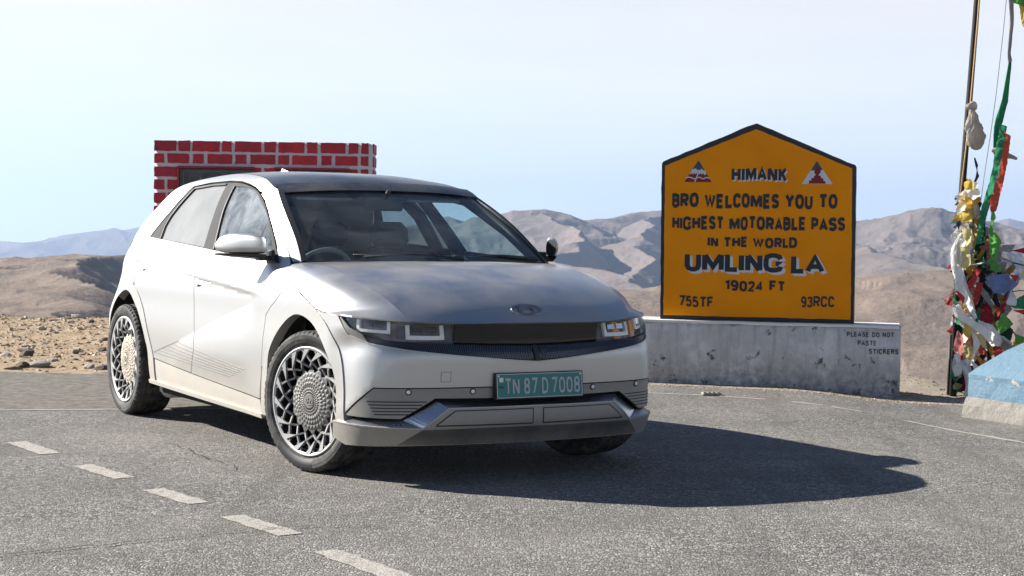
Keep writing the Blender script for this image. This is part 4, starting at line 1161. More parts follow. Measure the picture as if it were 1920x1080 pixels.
# ---- wheels (outer face towards local -y)
def build_wheel(capmat, dusty):
    w = empty('wheel', (0, 0, 0), 0, car)
    RO = .018
    prof = [(.283, -.098), (.290, -.112), (.305, -.122), (.325, -.1275), (.345, -.1265), (.358, -.120), (.3645, -.108), (.3665, -.101)]
    tread = []
    for y0, y1 in ((-.101, -.070), (-.062, -.026), (-.018, .018), (.026, .062), (.070, .101)):
        r_ = .3675 - .003 * abs((y0 + y1) / 2) / .08
        tread += [(r_ - .0, y0), (r_, y1), (r_ - .008, y1 + .001), (r_ - .008, y1 + .007)]
    prof = prof + tread[:-2] + [(.3645, .108), (.356, .120), (.343, .126), (.325, .1275), (.290, .112), (.27, .10)]
    n = 180; L = len(prof); vs = []; fs = []
    for k in range(n):
        t = 2 * math.pi * k / n
        for j, (r, h) in enumerate(prof):
            if k % 3 == 0 and abs(h) > .066 and r > .350: r -= .006
            ph = t + (h * 1.0 if r > .345 and abs(h) < .104 else 0)
            vs.append((r * math.cos(ph), h, r * math.sin(ph)))
    for k in range(n):
        k2 = (k + 1) % n
        for j in range(L - 1): fs.append((k * L + j, k * L + j + 1, k2 * L + j + 1, k2 * L + j))
    mb = MB(); mb.add(vs, fs, False)
    ty = mb.build('tyre', M['tyre'], w)
    for a0, a1, r0, r1 in ((-2.15, -1.25, .300, .345), (1.05, 1.75, .300, .345)):
        mb = MB(); vs = []; fs = []
        for k in range(21):
            t = a0 + (a1 - a0) * k / 20
            for j in range(4):
                r = r0 + (r1 - r0) * j / 3
                h = np.interp(r, [.290, .305, .325, .343, .356], [-.112, -.122, -.1275, -.1265, -.120]) - .0012
                vs.append((r * math.cos(t), h, r * math.sin(t)))
        for k in range(20):
            for j in range(3): fs.append((k * 4 + j, k * 4 + j + 1, (k + 1) * 4 + j + 1, (k + 1) * 4 + j))
        mb.add(vs, fs, True); mb.build('sidewall_patch', M['black'], ty)
    mb = MB()
    mb.lathe([(.268, -.094 - RO), (.278, -.101 - RO), (.2845, -.101 - RO), (.2860, -.092)], 96)
    mb.build('rim_ring', M['rimbright'], w)
    mb = MB(); mb.lathe([(.272, -.094 - RO), (.258, -.06), (.245, .06), (.262, .10)], 64)
    mb.lathe([(0, .01), (.16, .01), (.165, .02), (.165, .05)], 48)
    mb.build('rim_barrel', M['rimdark'] if False else M['black'], w)
    NS = 16
    for k in range(NS):
        a = 2 * math.pi * (k + .3) / NS
        def pt(r, da, h): return (r * math.cos(a + da), h - RO, r * math.sin(a + da))
        mb = MB()
        tip = pt(.205, .34, -.094); b0 = pt(.272, -.010, -.0995); b1 = pt(.272, .135, -.0995)
        tb = pt(.207, .34, -.080); c0 = pt(.272, .01, -.082); c1 = pt(.272, .115, -.082)
        mb.add([b0, tip, b1, c0, tb, c1], [(0, 1, 2), (0, 3, 4, 1), (1, 4, 5, 2)])
        mb.build('spoke', M['rimbright'], w)
    mb = MB()
    def pt(r, a, h): return (r * math.cos(a), h - RO, r * math.sin(a))
    for k in range(NS):
        a = 2 * math.pi * (k + .3) / NS
        for (r0, d0, r1, d1, h0, h1) in ((.176, .14, .205, .34, -.072, -.090), (.176, .53, .205, .34, -.072, -.090), (.205, .34, .238, .215, -.090, -.094), (.205, .34, .236, .50, -.090, -.093), (.236, .50, .268, .62, -.093, -.095), (.236, .215, .240, .06, -.094, -.094)):
            A_ = np.array(pt(r0, a + d0, h0)); B_ = np.array(pt(r1, a + d1, h1)); dd = B_ - A_; dd /= np.linalg.norm(dd)
            sd2 = np.cross(dd, (0, 1, 0)); sd2 = sd2 / np.linalg.norm(sd2) * .0044; dn = np.array((0, .010, 0))
            mb.add([A_ - sd2, A_ + sd2, B_ + sd2, B_ - sd2, A_ - sd2 * 1.3 + dn, A_ + sd2 * 1.3 + dn, B_ + sd2 * 1.3 + dn, B_ - sd2 * 1.3 + dn], [(0, 1, 2, 3), (0, 3, 7, 4), (1, 5, 6, 2)])
    mb.build('spoke_lattice', M['rimdark'], w)
    # faceted cap
    mb = MB()
    rings = [.036, .050, .065, .082, .102, .125, .150, .172]
    def capz(r): return -.088 + .018 * (r / .15) ** 2
    NC = 32
    for i in range(len(rings) - 1):
        r0, r1 = rings[i], rings[i + 1]
        hgt = .0022 if i < 3 else .0045
        n_c = NC if i < 6 else 16
        for k in range(n_c):
            o_ = .5 * (i % 2)
            t0 = 2 * math.pi * (k + o_) / n_c; t1 = 2 * math.pi * (k + 1 + o_) / n_c; tm = (t0 + t1) / 2
            if i >= 6: t0 += .02; t1 -= .02; r1_ = .184
            else: r1_ = r1
            A_ = pt(r0, tm, capz(r0)); B_ = pt((r0 + r1_) / 2, t0, capz((r0 + r1_) / 2)); C_ = pt(r1_, tm, capz(r1_)); D_ = pt((r0 + r1_) / 2, t1, capz((r0 + r1_) / 2))
            E_ = pt((r0 + r1_) / 2, tm, capz((r0 + r1_) / 2) - (hgt if i >= 3 else -hgt * 1.6))
            A0 = pt(r0, t0, capz(r0)); A1 = pt(r0, t1, capz(r0)); C0 = pt(r1_, t0, capz(r1_)); C1 = pt(r1_, t1, capz(r1_))
            b = len(mb.v)
            if i < 6:
                mb.add([A0, A1, C1, C0, E_], [(0, 1, 4), (1, 2, 4), (2, 3, 4), (3, 0, 4)])
            else:
                mb.add([A0, A1, C_, pt((r0 + r1_) / 2, tm, capz(r1_) - .006)], [(0, 1, 3), (1, 2, 3), (2, 0, 3)])
    mb.lathe([(0, -.088 - RO), (.036, -.088 - RO)], 32)
    cap = mb.build('hub_cap', capmat, w)
    mb = MB()
    vs = []; fs = []
    for k in range(32):
        t = 2 * math.pi * k / 32
        vs += [(.027 * math.cos(t), -.0905 - RO, .0195 * math.sin(t)), (.0225 * math.cos(t), -.0905 - RO, .0150 * math.sin(t))]
    for k in range(32): k2 = (k + 1) % 32; fs.append((2 * k, 2 * k2, 2 * k2 + 1, 2 * k + 1))
    mb.add(vs, fs)
    for pl_ in ([(-.015, -.012), (-.009, -.014), (-.004, .013), (-.010, .012)], [(.004, -.013), (.010, -.012), (.015, .012), (.009, .014)], [(-.008, -.003), (.007, .001), (.008, .006), (-.007, .002)]):
        mb.prism(pl_, lambda u, v: Vector((u, -.0905 - RO, v)), (0, .002, 0))
    mb.build('hub_emblem', M['chrome'], cap)
    mb = MB(); mb.lathe([(.05, -.02), (.165, -.02), (.165, .005), (.05, .005)], 48); mb.build('brake_disc', mat_plain('brake_steel', (.25, .24, .23), .4, .8), w)
    return w
def dirt_mat():
    t = NT('caked_mud')
    n = t.noise(60, 6, .7); n2 = t.vor(90)
    c = t.mix(n, (.42, .36, .29), (.66, .60, .51))
    return t.end(t.bsdf(c, .95, normal=t.bump(t.math('ADD', n, n2), .006)))
M['mudcap'] = dirt_mat()
w_fr = build_wheel(M['rimcap'], False)
w_rr = build_wheel(M['mudcap'], True)
def copy_children(src, dst):
    for ch in [o for o in bpy.data.objects if o.parent == src]:
        c = ch.copy(); COL.objects.link(c); c.parent = dst
        c.matrix_parent_inverse = ch.matrix_parent_inverse
        copy_children(ch, c)
ST = math.radians(15.45)
w_fr.location = (.012 * math.sin(ST), -.79 - .012 * math.cos(ST), .368)
w_fr.rotation_euler = (0, .15, ST)
w_rr.location = (-3.0, -.804, .368); w_rr.rotation_euler = (0, .4, 0)
w_fl = empty('wheel', (0, .802, .368), 0, car); w_fl.rotation_euler = (0, 0, math.pi + ST); copy_children(w_fr, w_fl)
w_rl = empty('wheel', (-3.0, .804, .368), 0, car); w_rl.rotation_euler = (0, 0, math.pi); copy_children(w_rr, w_rl)
# ------------------------------------------------------------------ ground
EDGE = [(-40, 27), (-14, 24.6), (-7, 23.4), (-2.6, 22.8), (-.6, 21), (1.0, 17.6), (2.2, 15.9), (3.3, 15.2), (3.9, 14.6), (4.8, 13.9), (6.5, 13.2), (12, 12.5), (40, 10)]
def edge_y(x): return np.interp(x, [e[0] for e in EDGE], [e[1] for e in EDGE])
def ground_z(x, y):
    x = np.asarray(x, float); y = np.asarray(y, float)
    d = y - edge_y(x) + .5 * (fbm(x * .7, y * .7, 3, 5) - .5)
    z = -.42 * np.clip(d, 0, None) - .010 * np.clip(d + .8, 0, .8) ** 2
    dirt = sm(14.2, 15.2, y) * (1 - sm(-2.4, -1.0, x)) + sm(.25, .6, y - (14.45 - .30 * (x - 1.1))) * sm(1.0, 2.0, x)
    dirt = np.clip(dirt, 0, 1)
    z = z + dirt * (.10 * (fbm(x * .8, y * .8, 4, 11) - .45) + .035 * (fbm(x * 6, y * 6, 3, 12, True) - .5))
    z = z - .060 * sm(2.2, 3.2, x) * sm(9, 13, y) + .13 * sm(14.3, 15.1, y) * sm(2.5, 3.4, x)
    z = z + .003 * (fbm(x * .9, y * .9, 2, 3) - .5)
    return z
nx = np.r_[np.linspace(-26, -9, 40), np.arange(-8.9, 8, .06), np.linspace(8.1, 26, 40)]
ny = np.r_[np.linspace(-24, 3, 40), np.arange(3.1, 26, .07), np.linspace(26.3, 40, 20)]
GX, GY = np.meshgrid(nx, ny, indexing='ij')
GZ = ground_z(GX, GY)
def grid_obj(name, X, Y, Z, mat, smooth=True):
    a, b = X.shape
    me = bpy.data.meshes.new(name)
    V = np.stack([X, Y, Z], -1).reshape(-1, 3)
    i = np.arange(a * b).reshape(a, b)
    F = np.stack([i[:-1, :-1], i[1:, :-1], i[1:, 1:], i[:-1, 1:]], -1).reshape(-1, 4)
    me.vertices.add(len(V)); me.vertices.foreach_set('co', V.ravel())
    me.loops.add(F.size); me.loops.foreach_set('vertex_index', F.ravel().astype(np.int32))
    me.polygons.add(len(F)); me.polygons.foreach_set('loop_start', np.arange(0, F.size, 4, dtype=np.int32)); me.polygons.foreach_set('loop_total', np.full(len(F), 4, np.int32))
    me.polygons.foreach_set('use_smooth', np.full(len(F), smooth, bool))
    me.update(calc_edges=True); me.validate()
    me.materials.append(mat)
    o = bpy.data.objects.new(name, me)
    return link(o)

def ground_mat():
    t = NT('ground_surface')
    xyz = t.sep(); x, y = xyz[0], xyz[1]
    nz = t.noise(1.3, 5, .6); nf = t.noise(9, 5, .65)
    # asphalt: open aggregate
    v1 = t.vor(70, out='Color'); vd = t.vor(70, feature='DISTANCE_TO_EDGE')
    v2 = t.vor(150, out='Color')
    g1 = t.node('ShaderNodeSeparateColor', {0: v1}).outputs[0]; g2 = t.node('ShaderNodeSeparateColor', {0: v2}).outputs[1]
    stone = t.ramp(g1, [(0.0, (.04, .036, .033)), (.25, (.10, .093, .085)), (.42, (.30, .283, .255)), (.8, (.44, .415, .372)), (1.0, (.72, .67, .60))])
    stone = t.mix(.35, stone, t.ramp(g2, [(0.0, .03), (.35, .22), (1.0, .46)]))
    gapm = t.ramp(vd, [(0.0, 1.0), (.20, 0.0)])
    asp = t.mix(t.math('MULTIPLY', gapm, .85), stone, (.022, .022, .023))
    patch = t.noise(.55, 4, .6)
    asp = t.mix(t.ramp(patch, [(.35, 0.0), (.75, .50)]), asp, (.33, .31, .27))
    asp = t.mix(t.ramp(t.noise(2.4, 5, .7), [(.5, 0.0), (.8, .30)]), asp, (.12, .117, .11))
    asp = t.mix(t.ramp(t.noise(.9, 6, .7, t.mapping(scale=(1, 1.7, 1), rot=(0, 0, .5))), [(.42, 0.0), (.62, .42)]), asp, (.13, .122, .112))
    asp = t.mix(t.ramp(t.noise(3.1, 7, .75), [(.60, 0.0), (.75, .45)]), asp, (.36, .315, .26))
    trk = t.noise(1.1, 5, .6, t.mapping(scale=(2.6, .22, 1), rot=(0, 0, -.62)))
    asp = t.mix(t.ramp(trk, [(.50, 0.0), (.66, .38)]), asp, (.085, .080, .074))
    # worn paving beyond the line
    pav = t.ramp(t.noise(11, 8, .8), [(.36, (.075, .067, .057)), (.50, (.150, .138, .118)), (.66, (.27, .25, .215))])
    pav = t.mix(t.ramp(t.noise(4, 6, .7, t.mapping(scale=(.5, 3.0, 1))), [(.46, 0.0), (.62, .6)]), pav, (.105, .095, .082))
    # dirt
    dv = t.vor(26, out='Color'); dg = t.node('ShaderNodeSeparateColor', {0: dv}).outputs[0]
    dirt = t.mix(nf, (.165, .103, .056), (.39, .275, .17))
    dirt = t.mix(t.ramp(dg, [(.55, 0.0), (.9, .8)]), dirt, (.45, .38, .29))
    dirt = t.mix(t.ramp(nz, [(.4, 0.0), (.62, .65)]), dirt, (.33, .24, .15))
    # zones
    wob = t.math('MULTIPLY_ADD', nf, .5, -.25)
    line_l = t.math('ADD', t.math('MULTIPLY_ADD', x, .235, 12.45), t.math('MULTIPLY', wob, .12))
    left = t.math('LESS_THAN', x, -.9)
    mpav = t.math('MULTIPLY', t.math('GREATER_THAN', y, line_l), left)
    wob2 = t.math('MULTIPLY', t.math('SUBTRACT', nz, .5), 1.4)
    mdl = t.math('MULTIPLY', t.math('GREATER_THAN', t.math('ADD', y, t.math('ADD', wob, wob2)), 14.65), t.math('LESS_THAN', x, -.2))
    mdr = t.math('MULTIPLY', t.math('GREATER_THAN', t.math('ADD', t.math('MULTIPLY_ADD', x, .32, -14.75), t.math('ADD', y, t.math('MULTIPLY', wob, .6))), 0.0), t.math('GREATER_THAN', x, -.3))
    c = t.mix(mpav, asp, pav)
    md = t.math('MAXIMUM', mdl, mdr)
    far = t.math('GREATER_THAN', t.math('ABSOLUTE', x), 8.5)
    md = t.math('MAXIMUM', md, far, clamp=True)
    c = t.mix(md, c, dirt)
    c = t.mix(t.math('MULTIPLY', mdr, .75), c, t.mix(t.noise(30, 6, .8), (.17, .15, .125), (.44, .40, .345)))
    h = t.mix(t.math('MAXIMUM', md, mpav), t.math('ADD', t.math('MULTIPLY', t.ramp(vd, [(0.0, 0.0), (.25, 1.0)]), 1.0), g1), t.math('MULTIPLY', t.noise(40, 5, .7), 1.0))
    nr = t.node('ShaderNodeBump', {'Height': h, 'Distance': .0028, 'Strength': 1.0}).outputs[0]
    return t.end(t.bsdf(c, .93, normal=nr, **{'Specular IOR Level': .25}))
M['ground'] = ground_mat()
tag(grid_obj('ground', GX, GY, GZ, M['ground']), kind='structure')

def flat_strip(name, pts, w, mat, lift=.004, wob=.0, seed=1, taper=None):
    """thin painted sheet following the ground"""
    r = random.Random(seed)
    pts = resample([tuple(p) for p in pts], .05, False)
    V = []; F = []
    for i, p in enumerate(pts):
        a = np.array(pts[max(0, i - 1)]); b = np.array(pts[min(len(pts) - 1, i + 1)])
        d = (b - a) / (np.linalg.norm(b - a) + 1e-9); n = np.array([-d[1], d[0]])
        ww = w if taper is None else w * taper(i / (len(pts) - 1))
        for s0 in (-1, 1):
            q = np.array(p) + n * s0 * (ww / 2 + r.uniform(-wob, wob))
            V.append((q[0], q[1], float(ground_z(q[0], q[1])) + lift))
    for i in range(len(pts) - 1): F.append((2 * i, 2 * i + 2, 2 * i + 3, 2 * i + 1))
    return tag(mesh_obj(name, V, F, mat), kind='structure')
def worn_paint():
    t = NT('worn_road_paint')
    n = t.noise(16, 6, .75)
    v = t.vor(72, feature='DISTANCE_TO_EDGE')
    c = t.mix(t.ramp(t.math('MULTIPLY', n, t.math('MULTIPLY_ADD', v, 3.0, .55)), [(.30, 0.0), (.52, 1.0)]), (.21, .20, .18), (.47, .44, .385))
    return t.end(t.bsdf(c, .85, normal=t.bump(t.noise(70, 4, .7), .006)))
M['paintline'] = worn_paint()
for i, (a, b) in enumerate((((-2.90, 9.95), (-2.57, 9.46)), ((-2.29, 9.04), (-1.965, 8.60)), ((-1.755, 8.25), (-1.46, 7.85)), ((-1.26, 7.52), (-.94, 7.08)), ((-.765, 6.74), (-.36, 6.12)))):
    a = (a[0] + .045, a[1] + .03); b = (b[0] + .045, b[1] + .03)
    flat_strip('road_marking', [a, b], .115, M['paintline'], .003, .007, i)
flat_strip('edge_line', [(-9, 10.35), (-6, 11.05), (-3.44, 11.645), (-2.76, 11.80), (-1.9, 12.0), (-1.0, 12.2)], .045, M['paintline'], .003, .009, 31)
flat_strip('edge_line', [(-1.2, 13.5), (0.2, 13.62), (1.12, 13.57), (1.55, 13.47)], .05, M['paintline'], .003, .009, 32)
flat_strip('edge_line', [(1.62, 13.42), (1.95, 13.22)], .05, M['paintline'], .003, .009, 33)
flat_strip('edge_line', [(2.12, 13.06), (2.33, 12.85)], .05, M['paintline'], .003, .009, 35)
flat_strip('edge_line', [(2.38, 12.78), (2.56, 12.56)], .05, M['paintline'], .003, .009, 36)
flat_strip('edge_line', [(2.78, 12.16), (2.98, 11.65), (3.12, 11.32), (3.25, 10.92), (3.4, 10.2), (3.5, 9.0)], .055, M['paintline'], .003, .009, 34)
crk = [(-2.6, 6.30), (-2.2, 6.42), (-1.95, 6.55), (-1.62, 6.78), (-1.3, 7.02), (-1.06, 7.20), (-.86, 7.28), (-.70, 7.32), (-.55, 7.30)]
crk = [(x + rnd.uniform(-.012, .012), y + rnd.uniform(-.018, .018)) for x, y in resample(crk, .05, False)]
crack = flat_strip('road_crack', crk, .013, M['void'], .008, .004, 5, lambda t: 1.15 - .9 * t)
crk2 = [(x + rnd.uniform(-.015, .015), y + rnd.uniform(-.03, .03)) for x, y in resample([(-1.98, 10.0), (-1.60, 9.35), (-1.46, 9.1), (-1.40, 8.95)], .06, False)]
flat_strip('road_crack', crk2, .006, M['void'], .008, .003, 6)

# ------------------------------------------------------------------ stones
def stone_mesh(seed, flat=.5, sub=2):
    r = random.Random(seed)
    import bmesh
    bm = bmesh.new(); bmesh.ops.create_icosphere(bm, subdivisions=sub, radius=1)
    cuts = [(Vector((r.uniform(-1, 1), r.uniform(-1, 1), r.uniform(-1, 1))).normalized(), r.uniform(.45, .85)) for _ in range(9)]
    for v in bm.verts:
        for n, d in cuts:
            k = v.co.dot(n)
            if k > d: v.co -= n * (k - d)
        v.co *= r.uniform(.96, 1.04)
        v.co.z *= flat
    me = bpy.data.meshes.new('stone'); bm.to_mesh(me); bm.free()
    return me
st_m = [mat_plain('brown_stone', (.30, .22, .15), .9, var=.3, scale=9, bump=.01), mat_plain('grey_stone', (.30, .27, .24), .9, var=.3, scale=9, bump=.01), mat_plain('pale_stone', (.46, .42, .36), .9, var=.2, scale=9, bump=.01), mat_plain('dark_stone', (.16, .125, .10), .9, var=.35, scale=9, bump=.01)]
stones = []
for k in range(8):
    me = stone_mesh(k, .42 + .05 * (k % 4)); me.materials.append(st_m[k % 4]); stones.append(me)
STN = [(-4.82, 17.12, .116), (-4.6, 16.38, .151), (-4.2, 15.86, .098), (-4.0, 15.84, .083), (-4.28, 14.86, .117), (-4.24, 15.05, .138), (-4.16, 15.18, .158), (-3.68, 15.04, .12), (-3.55, 14.95, .11), (-4.09, 17.28, .09), (-4.95, 17.64, .076), (-6.02, 21.02, .078), (-6.39, 23.0, .1), (-6.1, 23.09, .072), (-5.73, 22.88, .156), (-5.17, 19.83, .049), (-5.46, 19.08, .07), (-5.14, 21.25, .092), (-4.99, 21.06, .091), (-4.91, 18.14, .056), (-4.5, 18.4, .057), (-5.87, 22.15, .068), (-5.55, 21.86, .054)]
SLAB = {0: 'upright grey stone casting a shadow, alone in the middle of the dirt', 1: 'flat grey stone, left of a pair halfway down the dirt slope', 7: 'pale rounded stone by the paving edge next to the rear wheel', 8: 'dark wedge-shaped stone against the pale one by the rear wheel',
        4: 'low grey stone nearest the left border at the paving edge', 5: 'brown stone in the pile at the paving edge', 6: 'largest flat stone of the pile at the paving edge', 14: 'pale flat rock on the skyline of the dirt, nearest the car', 12: 'dark rock on the skyline of the dirt, nearest the left border'}
SM = {7: 2, 8: 3, 14: 2, 0: 1, 12: 3}
for i, (x, y, w) in enumerate(STN):
    o = bpy.data.objects.new('stone', stones[(SM.get(i, (i * 3) % 8)) if i not in SM else SM[i]])
    link(o); k = w * .62
    o.scale = (k * rnd.uniform(1.0, 1.5), k * rnd.uniform(.8, 1.2), k * rnd.uniform(.7, 1.0) * (1.4 if i == 0 else 1))
    o.location = (x, y, float(ground_z(x, y)) + k * .14); o.rotation_euler = (rnd.uniform(-.2, .2), rnd.uniform(-.2, .2), rnd.uniform(0, 6))
    tag(o, SLAB.get(i, 'small loose stone lying in the brown dirt beyond the paving'), 'stone', 'loose stones on the dirt')
r5 = random.Random(21)
for i in range(34):
    y = 15.0 + 7.6 * r5.random(); x = -y * .30 + .25 + r5.random() * (1.6 + .05 * y) - .3
    if x > -3.2 + (y - 15) * -.05: x -= 1.0
    o = bpy.data.objects.new('stone', stones[r5.randrange(8)]); link(o); k = r5.uniform(.028, .075)
    o.scale = (k * r5.uniform(1, 1.7), k * r5.uniform(.8, 1.2), k * r5.uniform(.7, 1.1)); o.location = (x, y, float(ground_z(x, y)) + k * .12)
    o.rotation_euler = (r5.uniform(-.3, .3), r5.uniform(-.3, .3), r5.uniform(0, 6))
    tag(o, 'small loose stone lying in the brown dirt beyond the paving', 'stone', 'loose stones on the dirt')
# gravel: one mass of small chips
gv = []; gf = []
r_ = np.random.RandomState(4)
base_v = np.array([(1, 0, 0), (-.6, .9, 0), (-.6, -.8, 0), (0.1, 0, .75)]); base_f = [(0, 1, 3), (1, 2, 3), (2, 0, 3)]
cnt = 0
for zone, n in ((0, 9000), (1, 4200), (2, 1500)):
    for _ in range(n):
        if zone == 0:
            y = 14.7 + 9 * r_.rand() ** .8; x = -y * .31 - .3 + r_.rand() * 4.2 - .6; s = .008 + .030 * r_.rand() ** 3 * (y / 17)
        elif zone == 1:
            x = 2.6 + 3.0 * r_.rand(); y = 14.0 - .3 * (x - 2.6) + 2.2 * r_.rand() - .1; s = .006 + .016 * r_.rand() ** 3
            if y > edge_y(x) + .3: continue
        else:
            x = -.2 + 3.6 * r_.rand(); y = 14.55 - .30 * (x - 1.1) - .32 + .3 * r_.rand(); s = .004 + .008 * r_.rand()
        a = r_.rand() * 6.28; ca, sa = math.cos(a), math.sin(a)
        z = float(ground_z(x, y)) - s * .1
        b = len(gv)
        for vx, vy, vz in base_v:
            gv.append((x + s * (vx * ca - vy * sa), y + s * (vx * sa + vy * ca) * .8, z + s * vz * (.5 + .5 * r_.rand())))
        gf += [(b + i, b + j, b + k) for i, j, k in base_f]
tg_ = NT('gravel_chips')
gm = tg_.end(tg_.bsdf(tg_.ramp(tg_.node('ShaderNodeNewGeometry').outputs['Random Per Island'], [(0, (.18, .125, .08)), (.4, (.33, .24, .155)), (.8, (.44, .35, .25)), (1, (.58, .50, .41))]), .95))
gr = mesh_obj('gravel', gv, gf, gm)
tag(gr, 'loose gravel and chips on the brown dirt', 'gravel', kind='stuff')

# ------------------------------------------------------------------ low wall and signboard
WA = Vector((1.13, 14.6, 0)); WD = Vector((.97561, -.21951, 0)); WN = Vector((-.21951, -.97561, 0))
def WP(u, v, h=0.0): return WA + WD * u + Vector((0, 0, v)) + WN * h
def SPt(u, v, h=0.0): return WP(-.0247 + 1.0059 * u, -.0101 - .0063 * u + 1.0079 * v + .005 * u * v, h)
def concrete():
    t = NT('stained_concrete')
    n = t.noise(3.2, 7, .65); n2 = t.noise(17, 6, .7); z = t.sep()[2]
    c = t.mix(n2, (.46, .455, .46), (.66, .65, .65))
    c = t.mix(t.ramp(n, [(.50, 0.0), (.62, .75)]), c, (.76, .75, .75))
    ch = t.noise(6.5, 8, .72)
    c = t.mix(t.ramp(ch, [(.61, 0.0), (.64, .88)]), c, (.060, .058, .062))
    low = t.math('MULTIPLY_ADD', z, -3.2, 1.0, clamp=True)
    c = t.mix(t.math('MULTIPLY', low, t.ramp(n2, [(.35, 0.0), (.6, .8)])), c, (.15, .145, .15))
    drip = t.noise(3.0, 6, .65, t.mapping(scale=(6, 6, .6)))
    c = t.mix(t.ramp(drip, [(.52, 0.0), (.70, .42)]), c, (.20, .195, .20))
    rust = t.noise(2.2, 5, .6, t.mapping(scale=(5, 5, .5)))
    c = t.mix(t.ramp(rust, [(.70, 0.0), (.76, .35)]), c, (.38, .25, .13))
    h = t.math('ADD', t.math('MULTIPLY', n2, .6), t.math('MULTIPLY', t.ramp(ch, [(.60, 1.0), (.635, 0.0)]), .8))
    return t.end(t.bsdf(c, .9, normal=t.bump(h, .012)))
M['concrete'] = concrete()
M['whitewash'] = mat_plain('whitewashed_top', (.80, .79, .76), .85, var=.08, scale=12, bump=.008)
wall = empty('low_wall', (0, 0, 0)); tag(wall, 'low grey weathered concrete wall carrying the orange signboard', 'wall')
# body with uneven worn edges
def rough_block(u0, u1, z0, z1, d, name, mat, parent, seed=3, amp=.010, nu=90, nz=16, taper=0.0):
    prof = []
    for k in range(nz + 1): prof.append((z0 + (z1 - z0) * k / nz, 0.0 - taper * (1 - k / nz) * -1))
    prof += [(z1 - .0, -.02)] if False else []
    back = [(z1, -d * k / 4) for k in range(1, 5)] + [(z0, -d)]
    prof = [(z, h) for z, h in prof]
    prof[-1] = (z1 - .006, -.004)
    prof += [(z1, -.022)] + back
    U = np.linspace(u0, u1, nu); V = []; F = []
    for i, u in enumerate(U):
        for j, (z, h) in enumerate(prof):
            nn = (fbm(np.array(u * 7.0 + seed), np.array(z * 9.0 + h * 5), 4, seed) - .5) * 2
            e = amp * (1.0 + 1.6 * (1 if abs(z - z1) < .03 and h > -.05 else 0))
            p = WP(u, z + (nn * e if z > z0 + .01 else 0), h + nn * e); V.append(tuple(p))
    L = len(prof)
    for i in range(nu - 1):
        for j in range(L - 1): F.append((i * L + j, (i + 1) * L + j, (i + 1) * L + j + 1, i * L + j + 1))
    F.append(tuple(range(L))); F.append(tuple((nu - 1) * L + j for j in range(L))[::-1])
    return mesh_obj(name, V, F, mat, parent, smooth=False)
wb = rough_block(-.28, 2.105, -.16, .520, .36, 'wall_body', M['concrete'], wall, 3, .008, 150, 34)
mb = MB(); U = np.linspace(-.28, 2.09, 60); V = []; F = []
for i, u in enumerate(U):
    n1 = float(fbm(np.array(u * 9), np.array(.3), 3, 21)) - .5
    for h, z in ((.012 + .006 * n1, .508 + .012 * n1), (.013, .530 + .004 * n1), (-.10, .536), (-.30, .538), (-.345, .52)): V.append(tuple(WP(u, z + .004 * n1, h)))
for i in range(59):
    for j in range(4): F.append((i * 5 + j, (i + 1) * 5 + j, (i + 1) * 5 + j + 1, i * 5 + j + 1))
F.append((0, 1, 2, 3, 4)); F.append(tuple(59 * 5 + k for k in (4, 3, 2, 1, 0)))
mb.add(V, F); mb.build('wall_capping', M['whitewash'], wall)
M['blackpaint'] = mat_plain('black_sign_paint', (.012, .017, .022), .55, var=.25, scale=20)
M['whitepaint'] = mat_plain('white_sign_paint', (.62, .63, .66), .6, var=.08, scale=20)
mb = MB()
for txt, u0, z0, h, wd in (('PLEASE DO NOT', 1.672, .432, .036, .378), ('PASTE', 1.760, .362, .036, .150), ('STICKERS', 1.852, .294, .038, .236)):
    V, F = stroke_text(txt, h * 1.15, wd, .19, .20, .5, .03, len(txt))
    r2 = random.Random(3)
    mb.add([WP(u0 + a, z0 + b + .008 * (u0 + a - 1.67), .014) for a, b in V], F)
mb.build('painted_notice', M['blackpaint'], wall)

def sign_face():
    t = NT('orange_sign_paint')
    n = t.noise(1.6, 5, .6); n2 = t.noise(30, 5, .7)
    c = t.mix(t.ramp(n, [(.3, 0.0), (.7, 1.0)]), (.84, .265, .002), (.95, .32, .003))
    c = t.mix(t.ramp(n2, [(.62, 0.0), (.72, .35)]), c, (.40, .17, .02))
    spots = t.noise(11, 3, .8)
    c = t.mix(t.ramp(spots, [(.70, 0.0), (.73, .6)]), c, (.20, .12, .03))
    return t.end(t.bsdf(c, .55, normal=t.bump(t.noise(14, 6, .65), .006), **{'Specular IOR Level': .12}))
M['orange'] = sign_face()
sign = empty('signboard', (0, 0, 0)); tag(sign, 'orange painted house-shaped signboard with black border standing on the low wall', 'sign')
SO = [(.132, .546), (.148 + .0, .546), (1.738, .546), (1.745, .60), (1.731, 1.822), (1.722, 1.830), (.925, 2.165), (.898, 2.165), (.140, 1.855), (.130, 1.842), (.140, .60)]
SO = [(.140, .542), (1.738, .542), (1.730, 1.820), (1.722, 1.832), (.928, 2.168), (.912, 2.174), (.895, 2.168), (.142, 1.858), (.130, 1.842)]
SI = [(.166, .574), (1.712, .580), (1.700, 1.806), (.912, 2.126), (.160, 1.822)]
r3 = random.Random(9)
def wobble(poly, h, a):
    return [(u + r3.uniform(-a, a), v + r3.uniform(-a, a)) for u, v in resample(poly, h)]
